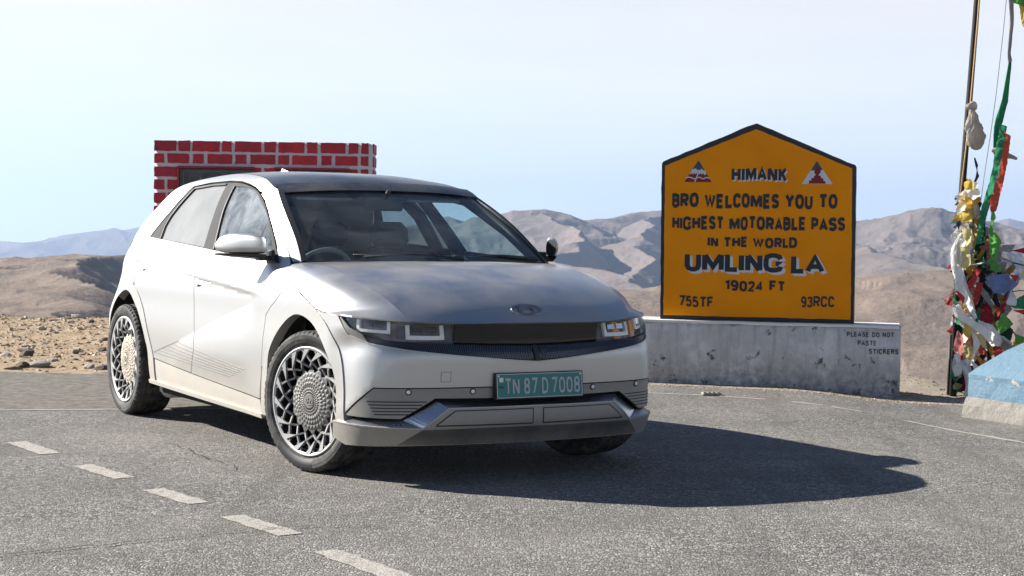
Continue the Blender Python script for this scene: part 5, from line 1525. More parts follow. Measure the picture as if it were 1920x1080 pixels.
def sheet(poly, hgt, name, mat, parent, thick=.003, wb_=0.0, hh=.05):
    p = wobble(poly, hh, wb_) if wb_ else resample(poly, hh)
    V, F = cdt(p, [], .08)
    mb = MB(); nb = len(V)
    vs = [tuple(SPt(a, b, hgt)) for a, b in V]
    F2 = []
    for f in F:
        a, b, c = [np.array(V[i]) for i in f]
        F2.append(tuple(f) if np.cross(b - a, c - a) > 0 else tuple(f[::-1]))
    mb.add(vs, F2)
    n = len(p)
    rim = [tuple(SPt(a, b, hgt)) for a, b in p] + [tuple(SPt(a, b, hgt - thick)) for a, b in p]
    mb.add(rim, [(i, i + n, (i + 1) % n + n, (i + 1) % n) for i in range(n)])
    return mb.build(name, mat, parent)
FRONT = -.055
sheet(SO, FRONT, 'sign_slab', M['blackpaint'], sign, .17, .003, .07)
mb = MB(); mb.prism(SO, lambda u, v: SPt(u, v, FRONT - .17), -WN * .001); mb.build('sign_back', M['blackpaint'], sign)
sheet(SI, FRONT + .003, 'sign_face', M['orange'], sign, .002, .0025, .06)
def letters(txt, u0, z0, h, wd, bold, name='lettering', shadow=None, tilt=0.0, jit=.0, gap_=.085, sp_=.46):
    V, F = stroke_text(txt, h, wd, bold, gap_, sp_, .012, len(txt))
    if jit:
        ph = rnd.random() * 9
        V = V + np.stack([.004 * np.sin(V[:, 0] * 23 + ph), .004 * np.sin(V[:, 0] * 17 + ph * 2)], 1) * jit
    if shadow:
        for W_, G_ in list(words(V, F)):
            mb = MB(); mb.add([SPt(u0 + a + shadow[0], z0 + b + shadow[1] + tilt * a, FRONT + .0045) for a, b in W_], G_)
            if len(shadow) > 2:
                for q in np.linspace(.2, .8, 4): mb.add([SPt(u0 + a + shadow[0] * q, z0 + b + shadow[1] * q + tilt * a, FRONT + .0040 + .0001 * q) for a, b in W_], G_)
            mb.build(name + '_shadow', M['whitepaint'], sign)
    for W_, G_ in list(words(V, F)):
        mb = MB(); mb.add([SPt(u0 + a, z0 + b + tilt * a, FRONT + .006) for a, b in W_], G_); mb.build(name, M['blackpaint'], sign)
B = .25
letters('HIMANK', .720, 1.694, .122, .452, B, shadow=(.010, -.012), jit=1)
letters('BRO WELCOMES YOU TO', .222, 1.474, .122, 1.360, B, jit=1, tilt=.0)
letters('HIGHEST MOTORABLE PASS', .225, 1.290, .114, 1.424, B, jit=1, tilt=.004)
letters('IN THE WORLD', .523, 1.150, .088, .745, B, jit=1)
letters('UMLING LA', .338, .944, .160, 1.150, B * .94, shadow=(.024, -.020, 1), tilt=.004, jit=.3, gap_=.045, sp_=.30)
letters('19024 FT', .686, .790, .090, .485, B * .95, jit=1)
letters('755TF', .292, .648, .092, .288, B * .78, jit=1)
letters('93RCC', 1.304, .672, .092, .270, B * .78, jit=1)
def ep(px, py, left=True):   # emblem drawing units -> board
    return (px, py)
def draw(poly, mat, h, name='emblem_patch'):
    mb = MB(); V = resample(poly, .02); 
    vv, ff = cdt(V, [], .05)
    F2 = []
    for f in ff:
        a, b, c = [np.array(vv[i]) for i in f]; F2.append(tuple(f) if np.cross(b - a, c - a) > 0 else tuple(f[::-1]))
    mb.add([tuple(SPt(a, b, FRONT + h)) for a, b in vv], F2)
    return mb.build(name, mat, sign)
M['slate'] = mat_plain('slate_paint', (.045, .065, .09), .6); M['redpaint'] = mat_plain('red_sign_paint', (.20, .006, .010), .6)
K = .000494 * 1.0
def e1(x, y): return (.440 + (x - 633) * .000499, 1.870 - (y - 175) * .000499)
draw([e1(*p) for p in ((633, 175), (398, 540), (855, 540))], M['slate'], .0045)
draw([e1(*p) for p in ((500, 390), (398, 540), (855, 540), (765, 390))], M['redpaint'], .0052)
draw([e1(*p) for p in ((590, 312), (525, 335), (488, 405), (505, 412), (520, 380), (540, 418), (562, 385), (580, 415), (600, 385), (612, 415), (632, 372), (655, 420), (672, 385), (690, 420), (705, 390), (725, 415), (752, 425), (768, 385), (735, 345), (712, 345), (685, 315), (662, 348), (640, 335), (618, 348))], M['whitepaint'], .006)
for pth in (((425, 475), (470, 460), (520, 470), (560, 485), (600, 478), (650, 460), (690, 478), (720, 485), (770, 465), (822, 478)), ((640, 385), (612, 440), (598, 480), (575, 538))):
    mb = MB(); pp = [np.array(e1(*p)) for p in smooth_poly(pth, 4)]; V = []; F = []
    for i, p in enumerate(pp):
        d = pp[min(i + 1, len(pp) - 1)] - pp[max(i - 1, 0)]; d /= np.linalg.norm(d); n = np.array([-d[1], d[0]]) * .0045
        V += [tuple(SPt(*(p - n), FRONT + .0068)), tuple(SPt(*(p + n), FRONT + .0068))]
    F = [(2 * i, 2 * i + 2, 2 * i + 3, 2 * i + 1) for i in range(len(pp) - 1)]
    mb.add(V, F); mb.build('emblem_patch', M['whitepaint'], sign)
def e2(x, y): return (1.413 + (x - 822) * .000485, 1.867 - (y - 195) * .000485)
draw([e2(*p) for p in ((822, 195), (575, 585), (1095, 585))], M['whitepaint'], .0045)
draw([e2(*p) for p in ((822, 195), (722, 358), (775, 358), (822, 300), (870, 352), (925, 350))], M['slate'], .0052)
draw([e2(*p) for p in ((822, 290), (785, 350), (780, 385), (808, 440), (778, 448), (778, 485), (735, 485), (735, 525), (700, 525), (692, 578), (972, 578), (970, 540), (935, 530), (930, 488), (895, 485), (890, 448), (848, 440), (895, 380), (880, 345))], M['redpaint'], .006)

# ------------------------------------------------------------------ painted brick wall with the black panel
bw = empty('brick_wall', (0, 0, 0)); tag(bw, 'red brick wall with white joints and a black panel, behind the car', 'wall')
def mortar():
    t = NT('white_joint_paint'); n = t.noise(14, 6, .7)
    return t.end(t.bsdf(t.mix(n, (.42, .43, .48), (.66, .67, .72)), .8, normal=t.bump(n, .01)))
M['mortar'] = mortar()
def brickmat():
    t = NT('red_brick_paint'); n = t.noise(7, 6, .7); n2 = t.noise(34, 5, .7)
    c = t.mix(t.ramp(n, [(.35, 0.0), (.65, 1.0)]), (.30, .008, .028), (.52, .016, .026))
    rn = t.node('ShaderNodeObjectInfo').outputs['Random']
    c = t.mix(t.math('MULTIPLY', rn, .55), c, (.20, .012, .030))
    c = t.mix(t.ramp(n2, [(.64, 0.0), (.74, .6)]), c, (.58, .20, .18))
    return t.end(t.bsdf(c, .6, normal=t.bump(n2, .008)))
M['brick'] = brickmat()
BX0, BX1, BY, BD = -3.935, -1.60, 19.0, .50
bt = Matrix.Rotation(0, 3, 'Z')
mb = MB(); mb.box(((BX0 + BX1 + .05) / 2, BY + BD / 2, 1.0), (BX1 - BX0 + .05, BD, 2.375), bev=.035)
mb.build('mortar_core', M['mortar'], bw)
px2 = lambda x: BX0 + (x - 52) / 4.364 * .00585
ROWS = [(2.187, 2.070, [(52, 230), (248, 343), (362, 585), (605, 682), (708, 925), (950, 1042), (1065, 1275), (1298, 1380), (1410, 1612), (1637, 1714), (1742, 1800)]),
        (2.043, 1.940, [(52, 132), (160, 335), (368, 455), (488, 685), (712, 803), (835, 1040), (1065, 1150), (1178, 1380), (1415, 1500), (1530, 1712), (1738, 1800)]),
        (1.900, 1.790, [(52, 252), (855, 925), (950, 1040), (1640, 1712), (1738, 1800)]), (1.757, 1.650, [(52, 135), (162, 248), (868, 1040), (1640, 1800)]),
        (1.612, 1.500, [(52, 145), (165, 248), (868, 940), (965, 1040), (1640, 1712), (1738, 1800)]), (1.470, 1.360, [(52, 248), (868, 1040), (1640, 1800)]), (1.330, 1.220, [(52, 145), (170, 248), (868, 950), (970, 1040), (1640, 1800)])]
zz = 1.19
alt = 0
while zz > .05:
    row = []; x = 52 - (60 if alt else 0)
    while x < 1800:
        w = 190 if (len(row) + alt) % 2 == 0 else 90
        row.append((max(52, x), min(1800, x + w))); x += w + 24
    ROWS.append((zz, zz - .115, [q for q in row if q[1] - q[0] > 30])); zz -= .142; alt ^= 1
for z1, z0, row in ROWS:
    for a, b in row:
        xa, xb = px2(a), px2(b)
        r4 = rnd
        pts = resample([(xa, z0), (xb, z0), (xb, z1), (xa, z1)], .05)
        pts = [(x + r4.uniform(-.0035, .0035), z + r4.uniform(-.0035, .0035)) for x, z in pts]
        mb = MB(); n = len(pts)
        mb.add([(x, BY - .010, z) for x, z in pts] + [(x, BY + .02, z) for x, z in pts] , [tuple(range(n))] + [(i, i + n, (i + 1) % n + n, (i + 1) % n) for i in range(n)])
        # face with slightly pillowed centre
        mb.build('brick', M['brick'], bw)
for k in range(9):
    z1 = 2.187 - .143 * k * 1.0
    mb = MB(); mb.box((BX1 + .053, BY + .25, z1 - .056), (.016, .40, .108), bev=.004); mb.build('brick', M['brick'], bw)
def blackpanel():
    t = NT('black_stone_panel'); n = t.noise(9, 6, .7)
    return t.end(t.bsdf(t.mix(t.ramp(n, [(.5, 0.0), (.75, 1.0)]), (.018, .021, .024), (.07, .075, .08)), .3))
M['blackpanel'] = blackpanel()
for xa, xb, nm in ((px2(262), px2(858), 'inscription_panel'), (px2(1052), px2(1628), 'inscription_panel')):
    mb = MB(); mb.box(((xa + xb) / 2, BY - .012, 1.25), (xb - xa, .03, 1.27), bev=.006); pn_ = mb.build(nm, M['blackpanel'], bw)
    mb = MB(); mb.box(((xa + xb) / 2, BY - .02, 1.898), (xb - xa + .05, .05, .022), bev=.006)
    mb.box((xa - .012, BY - .02, 1.25), (.022, .05, 1.27), bev=.006); mb.box((xb + .012, BY - .02, 1.25), (.022, .05, 1.27), bev=.006)
    mb.build('panel_frame', M['brick'], pn_)
    mb = MB()
    for a, b, w_, h_ in (((xa + xb) / 2, 1.852, xb - xa - .09, .006), ((xa + .045), 1.30, .006, 1.1)): mb.box((a, BY - .0285, b), (w_, .003, h_))
    if xa < -3:
        mb.prism([(xa + .20, 1.74), (xa + .26, 1.74), (xa + .23, 1.80)], lambda u, v: (u, BY - .030, v), (0, .002, 0))
    mb.build('panel_border', mat_plain('grey_line_paint', (.12, .13, .14), .5), pn_)

# ------------------------------------------------------------------ flag pole, ropes, prayer flags
PX, PY = 3.72, 14.4
pole = empty('flag_pole', (0, 0, 0)); tag(pole, 'tall dark leaning flag pole wrapped in prayer flags at the right', 'pole')
pz = float(ground_z(3.68, PY)) - .1
mb = MB(); mb.tube([(3.685, PY, pz), (3.725, PY, 1.70), (3.80, PY, 3.05), (3.86, PY, 4.3)], [.030, .028, .026, .024], 10)
mb.build('pole_shaft', mat_plain('dark_pole_wood', (.012, .010, .010), .8, var=.4, scale=30), pole)
mb = MB(); mb.tube([(3.700, PY - .035, 1.60), (3.738, PY - .035, 2.0), (3.775, PY - .033, 2.5), (3.81, PY - .031, 3.05), (3.87, PY - .03, 4.3)], .006, 6)
mb.build('pole_rope', mat_plain('tan_rope', (.55, .36, .17), .9, var=.25, scale=60), pole)
mb = MB(); mb.tube([(3.655, PY + .03, pz), (3.665, PY + .03, .45)], .016, 8); mb.build('pole_stake', mat_plain('grey_metal', (.03, .03, .03), .6, .2), pole)
rope = MB(); rope.tube([(3.84, PY - .05, 1.30), (3.90, PY, 1.75), (3.945, PY, 2.1), (3.985, PY, 2.45), (4.03, PY, 2.95), (4.07, PY, 3.5), (4.10, PY, 4.2)], .0035, 5)
tag(rope.build('hanging_line', mat_plain('grey_line', (.28, .29, .30), .9)), 'thin grey line running up behind the green cloth, right of the pole', 'rope')

FC = {'yellow': (.75, .55, .04), 'cream': (.55, .51, .45), 'white': (.93, .92, .90), 'gold': (.72, .42, .02), 'navy': (.025, .032, .07), 'grey': (.36, .36, .38), 'brown': (.33, .20, .06), 'paleyellow': (.72, .62, .25), 'darkgreen': (.012, .06, .035),
      'lightgreen': (.12, .46, .06), 'green': (.02, .30, .13), 'red': (.66, .035, .02), 'orange': (.72, .07, .025), 'gauze': (.50, .53, .52), 'maroon': (.40, .008, .025), 'blue': (.22, .32, .64), 'pink': (.64, .20, .19), 'taupe': (.40, .36, .32)}
def cloth_mat(nm, c):
    g_ = sum(c) / 3; c = tuple(.82 * v + .18 * (g_ * .8 + .08) for v in c)
    t = NT('cloth_' + nm); n = t.noise(16, 5, .6)
    col = t.mix(n, tuple(v * .75 for v in c), tuple(min(1, v * 1.12) for v in c))
    a = t.bsdf(col, .85, **{'Specular IOR Level': .15}); b = t.node('ShaderNodeBsdfTranslucent', {'Color': col}).outputs[0]
    s_ = t.node('ShaderNodeMixShader', {0: .5, 1: a, 2: b}).outputs[0]
    if nm == 'gauze': s_ = t.node('ShaderNodeMixShader', {0: .5, 1: s_, 2: t.node('ShaderNodeBsdfTransparent').outputs[0]}).outputs[0]
    return t.end(s_)
CM = {k: cloth_mat(k, v) for k, v in FC.items()}
GREEN_ST = [(0.248, 2.127), (0.288, 2.11), (0.253, 1.951), (0.209, 1.751), (0.17, 1.53), (0.118, 1.285), (0.083, 1.276), (0.105, 1.462), (0.152, 1.728), (0.2, 1.95)]
RED_ST = [(0.276, 2.075), (0.325, 2.049), (0.299, 1.863), (0.259, 1.708), (0.235, 1.588), (0.223, 1.517), (0.188, 1.508), (0.169, 1.587), (0.201, 1.707), (0.228, 1.884)]
FLAGS = [
 ('yellow',[(-0.035, 1.71), (0.024, 1.711), (0.029, 1.653), (-0.029, 1.656)]),
 ('cream',[(0.041, 1.716), (0.105, 1.712), (0.097, 1.663), (0.052, 1.64), (0.034, 1.671)]),
 ('white',[(-0.02, 1.643), (0.07, 1.658), (0.08, 1.608), (0.027, 1.572), (-0.01, 1.598)]),
 ('cream',[(0.051, 1.527), (0.1, 1.528), (0.107, 1.419), (0.066, 1.437)]),
 ('gold',[(0.035, 1.594), (0.098, 1.613), (0.122, 1.573), (0.082, 1.536), (0.046, 1.545)]),
 ('navy',[(-0.032, 1.571), (0.004, 1.571), (0.039, 1.455), (0.031, 1.418), (-0.006, 1.454), (-0.035, 1.498)]),
 ('yellow',[(-0.047, 1.467), (0.007, 1.445), (0.027, 1.396), (-0.041, 1.395)]),
 ('grey',[(-0.041, 1.39), (0.04, 1.382), (0.024, 1.328), (-0.035, 1.327)]),
 ('brown',[(0.031, 1.418), (0.076, 1.419), (0.07, 1.275), (0.021, 1.265)]),
 ('paleyellow',[(-0.039, 1.323), (0.028, 1.324), (0.013, 1.201), (-0.036, 1.174)]),
 ('white',[(-0.069, 1.245), (-0.02, 1.251), (-0.023, 1.192), (-0.063, 1.187)]),
 ('gold',[(0.021, 1.256), (0.079, 1.275), (0.086, 1.184), (0.045, 1.193)]),
 ('darkgreen',[(0.013, 1.192), (0.09, 1.185), (0.12, 1.095), (0.048, 1.066)]),
 ('navy',[(0.014, 1.165), (0.042, 1.13), (0.04, 1.039), (0.004, 1.039)]),
 ('paleyellow',[(-0.054, 1.164), (0.009, 1.174), (0.008, 1.048), (-0.028, 1.016), (-0.064, 1.029)]),
 ('navy',[(0.012, 1.048), (0.157, 1.064), (0.178, 0.933), (0.115, 0.914), (0.023, 0.976)]),
 ('white',[(0.017, 1.039), (0.156, 1.073), (0.094, 1.049)]),
 ('darkgreen',[(0.123, 1.311), (0.175, 1.42), (0.174, 1.095), (0.09, 1.185)]),
 ('lightgreen',[(0.2, 1.493), (0.212, 1.403), (0.177, 1.339), (0.243, 1.241), (0.226, 1.187), (0.206, 1.069), (0.164, 1.149), (0.155, 1.312)]),
 ('lightgreen',[(0.165, 1.082), (0.22, 1.06), (0.275, 1.011), (0.258, 0.988), (0.185, 1.005)]),
 ('darkgreen',[(0.157, 1.041), (0.185, 1.001), (0.258, 0.984), (0.213, 0.96), (0.158, 0.987)]),
 ('red',[(0.255, 1.818), (0.224, 1.638), (0.235, 1.557), (0.2, 1.502), (0.159, 1.519), (0.179, 1.61), (0.205, 1.682), (0.228, 1.818)]),
 ('orange',[(0.228, 1.818), (0.255, 1.818), (0.219, 1.638), (0.208, 1.547), (0.192, 1.637)]),
 ('green',[(0.179, 1.817), (0.212, 1.818), (0.163, 1.547), (0.125, 1.42), (0.123, 1.519)]),
 ('gauze',[(0.221, 1.385), (0.286, 1.314), (0.324, 1.224), (0.252, 1.223)]),
 ('gauze',[(0.227, 1.15), (0.363, 1.116), (0.373, 1.062), (0.312, 0.985), (0.23, 1.024)]),
 ('grey',[(0.244, 1.196), (0.406, 1.207), (0.362, 1.152), (0.245, 1.151)]),
 ('maroon',[(0.403, 1.158), (0.528, 1.196), (0.53, 1.137), (0.516, 1.132)]),
 ('paleyellow',[(0.515, 1.182), (0.523, 1.056), (0.476, 0.955), (0.421, 0.964), (0.455, 1.055)]),
 ('red',[(0.34, 0.967), (0.412, 0.95), (0.387, 0.9)]),
 ('navy',[(-0.014, 1.002), (0.186, 0.951), (0.189, 0.833), (-0.019, 0.83)]),
 ('white',[(-0.121, 0.974), (-0.086, 0.992), (-0.084, 0.929)]),
 ('white',[(-0.082, 1.028), (-0.041, 1.011), (-0.048, 0.911), (-0.019, 0.839), (-0.105, 0.838), (-0.102, 0.92)]),
 ('pink',[(-0.041, 1.006), (0.014, 0.976), (-0.012, 0.912), (-0.028, 0.839), (-0.051, 0.875)]),
 ('navy',[(-0.02, 0.893), (0.125, 0.877), (0.173, 0.742), (0.067, 0.659), (-0.018, 0.793)]),
 ('grey',[(0.062, 0.876), (0.125, 0.877), (0.246, 0.716), (0.21, 0.706)]),
 ('navy',[(0.169, 0.914), (0.234, 0.833), (0.236, 0.761), (0.171, 0.823)]),
 ('blue',[(0.259, 0.952), (0.331, 0.962), (0.377, 0.9), (0.369, 0.863), (0.316, 0.807), (0.235, 0.824), (0.187, 0.932)]),
 ('blue',[(0.439, 0.959), (0.432, 0.882), (0.361, 0.826), (0.368, 0.898)]),
 ('red',[(-0.095, 0.824), (-0.044, 0.775), (-0.052, 0.72), (-0.09, 0.783)]),
 ('green',[(-0.099, 0.783), (-0.052, 0.711), (-0.06, 0.675), (-0.092, 0.692)]),
 ('white',[(-0.111, 0.909), (-0.056, 0.901), (0.068, 0.631), (0.05, 0.622), (-0.1, 0.837)]),
 ('maroon',[(0.104, 0.632), (0.219, 0.715), (0.231, 0.589), (0.196, 0.556), (0.114, 0.569)]),
 ('red',[(0.219, 0.715), (0.275, 0.662), (0.24, 0.616)]),
 ('maroon',[(0.283, 0.689), (0.31, 0.717), (0.325, 0.635), (0.284, 0.653)]),
 ('white',[(0.309, 0.744), (0.361, 0.826), (0.382, 0.727), (0.337, 0.722)]),
 ('red',[(0.379, 0.672), (0.541, 0.688), (0.543, 0.616), (0.465, 0.637)]),
 ('green',[(0.368, 0.722), (0.462, 0.782), (0.538, 0.82), (0.541, 0.684), (0.41, 0.695)]),
 ('darkgreen',[(0.289, 0.472), (0.359, 0.554), (0.433, 0.501), (0.399, 0.392)]),
 ('lightgreen',[(0.232, 0.561), (0.284, 0.639), (0.359, 0.563), (0.261, 0.476)]),
 ('lightgreen',[(0.39, 0.401), (0.379, 0.482), (0.479, 0.447)]),
 ('gold',[(0.461, 0.447), (0.517, 0.375), (0.51, 0.312), (0.465, 0.293), (0.408, 0.392)]),
 ('yellow',[(0.479, 0.447), (0.548, 0.412), (0.549, 0.367), (0.508, 0.393)]),
 ('green',[(-0.081, 0.62), (-0.039, 0.566), (-0.057, 0.548), (-0.08, 0.557)]),
 ('darkgreen',[(-0.018, 0.422), (0.022, 0.441), (0.021, 0.295), (-0.011, 0.304)]),
 ('white',[(0.096, 0.578), (0.196, 0.543), (0.271, 0.444), (0.236, 0.389), (0.135, 0.478)]),
 ('white',[(-0.097, 0.701), (-0.004, 0.612), (0.133, 0.524), (0.262, 0.444), (0.254, 0.399), (0.182, 0.398), (0.071, 0.496), (-0.04, 0.576)]),
 ('yellow',[(-0.03, 0.558), (0.016, 0.513), (0.009, 0.449), (-0.038, 0.485)]),
 ('pink',[(-0.065, 0.485), (-0.018, 0.431), (-0.019, 0.295), (-0.075, 0.33), (-0.085, 0.385)]),
 ('navy',[(-0.051, 0.285), (0.012, 0.295), (0.013, 0.25), (-0.059, 0.253)]),
 ('white',[(0.021, 0.486), (0.054, 0.459), (0.082, 0.405), (0.035, 0.305)]),
 ('paleyellow',[(0.062, 0.486), (0.107, 0.478), (0.147, 0.352), (0.101, 0.387)]),
 ('red',[(0.083, 0.351), (0.129, 0.342), (0.129, 0.315), (0.089, 0.324)]),
 ('navy',[(0.085, 0.269), (0.142, 0.179), (0.124, 0.161), (0.087, 0.215)]),
 ('gold',[(0.094, 0.297), (0.149, 0.261), (0.188, 0.153), (0.16, 0.171)]),
 ('maroon',[(0.227, 0.389), (0.291, 0.354), (0.284, 0.308), (0.229, 0.335)]),
 ('red',[(0.197, 0.334), (0.246, 0.353), (0.293, 0.309), (0.299, 0.245), (0.25, 0.181)]),
 ('taupe',[(0.263, 0.39), (0.289, 0.445), (0.464, 0.311), (0.42, 0.292)]),
 ('green',[(0.306, 0.3), (0.376, 0.237), (0.331, 0.218), (0.303, 0.263)]),
 ('white',[(0.311, 0.291), (0.383, 0.301), (0.42, 0.283), (0.375, 0.269)]),
 ('yellow',[(0.473, 0.32), (0.51, 0.321), (0.51, 0.294), (0.465, 0.293)]),
 ('grey',[(0.061, 0.133), (0.106, 0.143), (0.126, 0.079), (0.072, 0.06)]),
 ('red',[(0.133, 0.152), (0.16, 0.171), (0.188, 0.135), (0.161, 0.125)]),
 ('white',[(0.022, 0.259), (0.115, 0.179), (0.107, 0.115), (0.061, 0.133)]),
 ('grey',[(0.203, 0.253), (0.241, 0.181), (0.206, 0.144), (0.186, 0.207)]),
 ('white',[(-0.059, 0.231), (-0.012, 0.186), (0.073, 0.042), (0.065, -0.022), (-0.035, -0.005), (-0.02, 0.113)]),
 ('white',[(-0.115, 0.302), (-0.074, 0.321), (-0.068, 0.258), (-0.095, 0.239)]),
 ('white',[(-0.117, 0.203), (-0.068, 0.249), (-0.049, 0.222), (-0.066, 0.14), (-0.106, 0.139)]),
 ('yellow',[(-0.08, 0.162), (-0.052, 0.163), (-0.056, 0.131), (-0.084, 0.135)]),
]
FLAGS = [f for f in FLAGS if not (f[0] in ('red', 'orange', 'green') and np.mean([q[1] for q in f[1]]) > 1.45)]
FLAGS += [('green', GREEN_ST), ('orange', RED_ST)]
def cloth(poly, col, dy, seed, parent, name='flag', amp=1.0, x0=PX, y0=PY):
    """a crumpled piece of cloth: folds run along its longer side"""
    r = random.Random(seed)
    c = np.mean(poly, axis=0)
    sz = np.ptp(np.array(poly), axis=0)
    poly = [tuple(c + (np.array(q) - c) * 1.16) for q in poly]
    poly = smooth_poly(poly, 3, True) if r.random() < .15 else poly
    pl_ = resample(poly, .018)
    pl_ = [(a + r.uniform(-.002, .002), b + r.uniform(-.002, .002)) for a, b in pl_]
    try: V, F = cdt(pl_, [], .011)
    except Exception: return None
    th = r.uniform(-.5, .5) + (0 if sz[1] > sz[0] else 1.2)
    u = V[:, 0] * math.cos(th) + V[:, 1] * math.sin(th)
    f = r.uniform(45, 75)
    w_ = -V[:, 0] * math.sin(th) + V[:, 1] * math.cos(th)
    ph = 2.5 * fbm(V[:, 0] * 7 + seed, V[:, 1] * 7, 3, seed)
    d = .009 * np.sin(u * f + ph * 3 + w_ * 6) + .016 * (fbm(V[:, 0] * 34, V[:, 1] * 34 + seed, 3, seed + 5, True) - .5) + .034 * (fbm(V[:, 0] * 13, V[:, 1] * 13 + seed, 3, seed, True) - .5) + .03 * np.sin(w_ * 9 + seed)
    dc = np.hypot(*(V - c).T) / (max(sz) + .01)
    d = d * amp - .05 * (1 - np.clip(dc * 1.6, 0, 1) ** 2)
    vs = [(x0 + V[i, 0], y0 + dy + d[i], V[i, 1]) for i in range(len(V))]
    o = mesh_obj(name, vs, F, CM[col], parent, smooth=True)
    return o
SOLO = {'orange': 1}
strings = []
for nm, lab in (('column', 'bundle of yellow, white and navy prayer flags knotted up the pole'), ('middle', 'bundle of green, blue and red prayer flags hanging right of the pole'),
                ('foot', 'bundle of crumpled white, red and gold prayer flags at the foot of the pole'), ('side', 'string of red, green and yellow prayer flags reaching the right border')):
    o = empty('prayer_flag_bundle' if nm != 'side' else 'prayer_flag_string', (0, 0, 0)); tag(o, lab, 'prayer flags', 'prayer flags tied around the pole'); strings.append(o)
tall = empty('cloth_streamer', (0, 0, 0)); tag(tall, 'green and orange cloth streamer twisted up the line beside the pole', 'cloth', 'prayer flags tied around the pole')
for i, (c, poly) in enumerate(FLAGS):
    cx, cz = np.mean(poly, axis=0)
    dy = -.10 - .0016 * i - (.12 if c in ('white', 'lightgreen', 'red', 'yellow', 'paleyellow') else 0) + (.1 if c in ('navy', 'darkgreen') else 0)
    if c in ('orange',) or (c in ('red', 'green') and cz > 1.45): par = tall
    elif cx > .50: par = strings[3]
    elif cz < .62: par = strings[2]
    elif cx < .17: par = strings[0]
    else: par = strings[1]
    cloth(poly, c, dy, i + 1, par)
# the mass of cloth behind the ones in front: same materials, seeded
def left_x(z): return np.interp(z, [0, .2, .5, .75, 1.0, 1.2, 1.45, 1.72], [-.07, -.07, -.085, -.095, -.09, -.065, -.05, -.035])
def right_x(z): return np.interp(z, [0, .3, .45, .6, .9, 1.1, 1.3, 1.5, 1.72], [.16, .28, .40, .42, .50, .36, .22, .10, .06])
cols = ['navy', 'darkgreen', 'white', 'maroon', 'gold', 'grey', 'navy', 'green', 'taupe', 'brown', 'red', 'paleyellow', 'darkgreen', 'pink']
for k in range(330):
    z = .04 + 1.62 * (k + rnd.random()) / 330
    lx, rx = left_x(z), right_x(z)
    w = rnd.uniform(.018, .048); h = rnd.uniform(.06, .15); a = rnd.uniform(-1.0, .3)
    w = min(w, (rx - lx) * .5)
    x = rnd.uniform(lx + .06 + w * .5 + (.02 if z > 1.1 else 0), max(lx + .08 + w * .5, rx - w * .6))
    q = [(-w, -h), (w * .8, -h * rnd.uniform(.5, 1)), (w, h), (-w * rnd.uniform(.5, 1), h * .9)]
    q = [(x + u * .7 * math.cos(a) - v * .7 * math.sin(a), z + u * .7 * math.sin(a) + v * .7 * math.cos(a)) for u, v in q]
    q = [(float(np.clip(u, left_x(v) + .03, right_x(v) + .05)), max(.02, v)) for u, v in q]
    par = strings[2] if z < .62 else (strings[0] if x < .15 else strings[1])
    cloth(q, cols[k % len(cols)], rnd.uniform(-.03, .20), 300 + k, par)
up_c = ['paleyellow', 'navy', 'yellow', 'cream', 'grey', 'gold', 'paleyellow', 'white', 'brown']; lo_c = ['white', 'red', 'green', 'pink', 'grey', 'navy', 'paleyellow', 'white', 'maroon', 'darkgreen']
for k in range(84):
    z = .03 + 1.64 * (k + .5) / 84
    wx = np.interp(z, [0, .5, .9, 1.1, 1.7], [.10, .13, .13, .07, .04])
    x = float(np.interp(z, [0, .5, 1.0, 1.3, 1.7], [.02, .03, .02, .0, .01])) + rnd.uniform(-.6, 1) * wx * .7
    w = rnd.uniform(.022, .040); h = rnd.uniform(.05, .10); a = rnd.uniform(-.9, .4)
    q = [(-w, -h), (w * .8, -h * rnd.uniform(.5, 1)), (w, h), (-w, h * .9)]
    q = [(max(-.085, x + u * math.cos(a) - v * math.sin(a)), max(-.05, z + u * math.sin(a) + v * math.cos(a))) for u, v in q]
    cc = up_c if z > .95 else lo_c
    cloth(q, cc[rnd.randrange(len(cc))], rnd.uniform(-.15, -.06), 900 + k, strings[2] if z < .62 else strings[0])
# long white scarves wound round the bundle
# khata scarf tied on the pole, twisted ribbon, yellow flag in the corner
def tube_cloth(name, pts, rad, mat, parent, seed=1, flat=.5, lobes=5, amp=.22):
    """cloth gathered into a twisted rope: deep lengthwise pleats that wander, plus crumples"""
    n = 42; V = []; F = []
    pts = [np.array(p, float) for p in smooth_poly(pts, 9)]
    rad = np.interp(np.linspace(0, 1, len(pts)), np.linspace(0, 1, len(rad)), rad)
    for i, p in enumerate(pts):
        d = pts[min(i + 1, len(pts) - 1)] - pts[max(i - 1, 0)]; d = d / (np.linalg.norm(d) + 1e-9)
        a_ = np.cross(d, (0, 1, 0)); a_ /= (np.linalg.norm(a_) + 1e-9); b_ = np.cross(d, a_)
        for k in range(n):
            t = 2 * math.pi * k / n
            tw = t + i * .06 + seed
            nn = float(fbm(np.array(3 * math.cos(t) + seed * 3.1 + i * .16), np.array(3 * math.sin(t) + i * .25), 4, seed)) - .5
            r = rad[i] * (1 + 1.7 * amp * (abs(math.sin(lobes * tw * .5)) ** .6 - .6) + amp * .6 * math.sin(2 * tw + i * .2) + 1.6 * nn)
            V.append(tuple(p + a_ * (r * math.cos(t)) + b_ * (flat * r * math.sin(t))))
    for i in range(len(pts) - 1):
        for k in range(n): F.append((i * n + k, i * n + (k + 1) % n, (i + 1) * n + (k + 1) % n, (i + 1) * n + k))
    F.append(tuple(range(n))); F.append(tuple((len(pts) - 1) * n + k for k in range(n)))
    return mesh_obj(name, V, F, mat, parent, smooth=True)
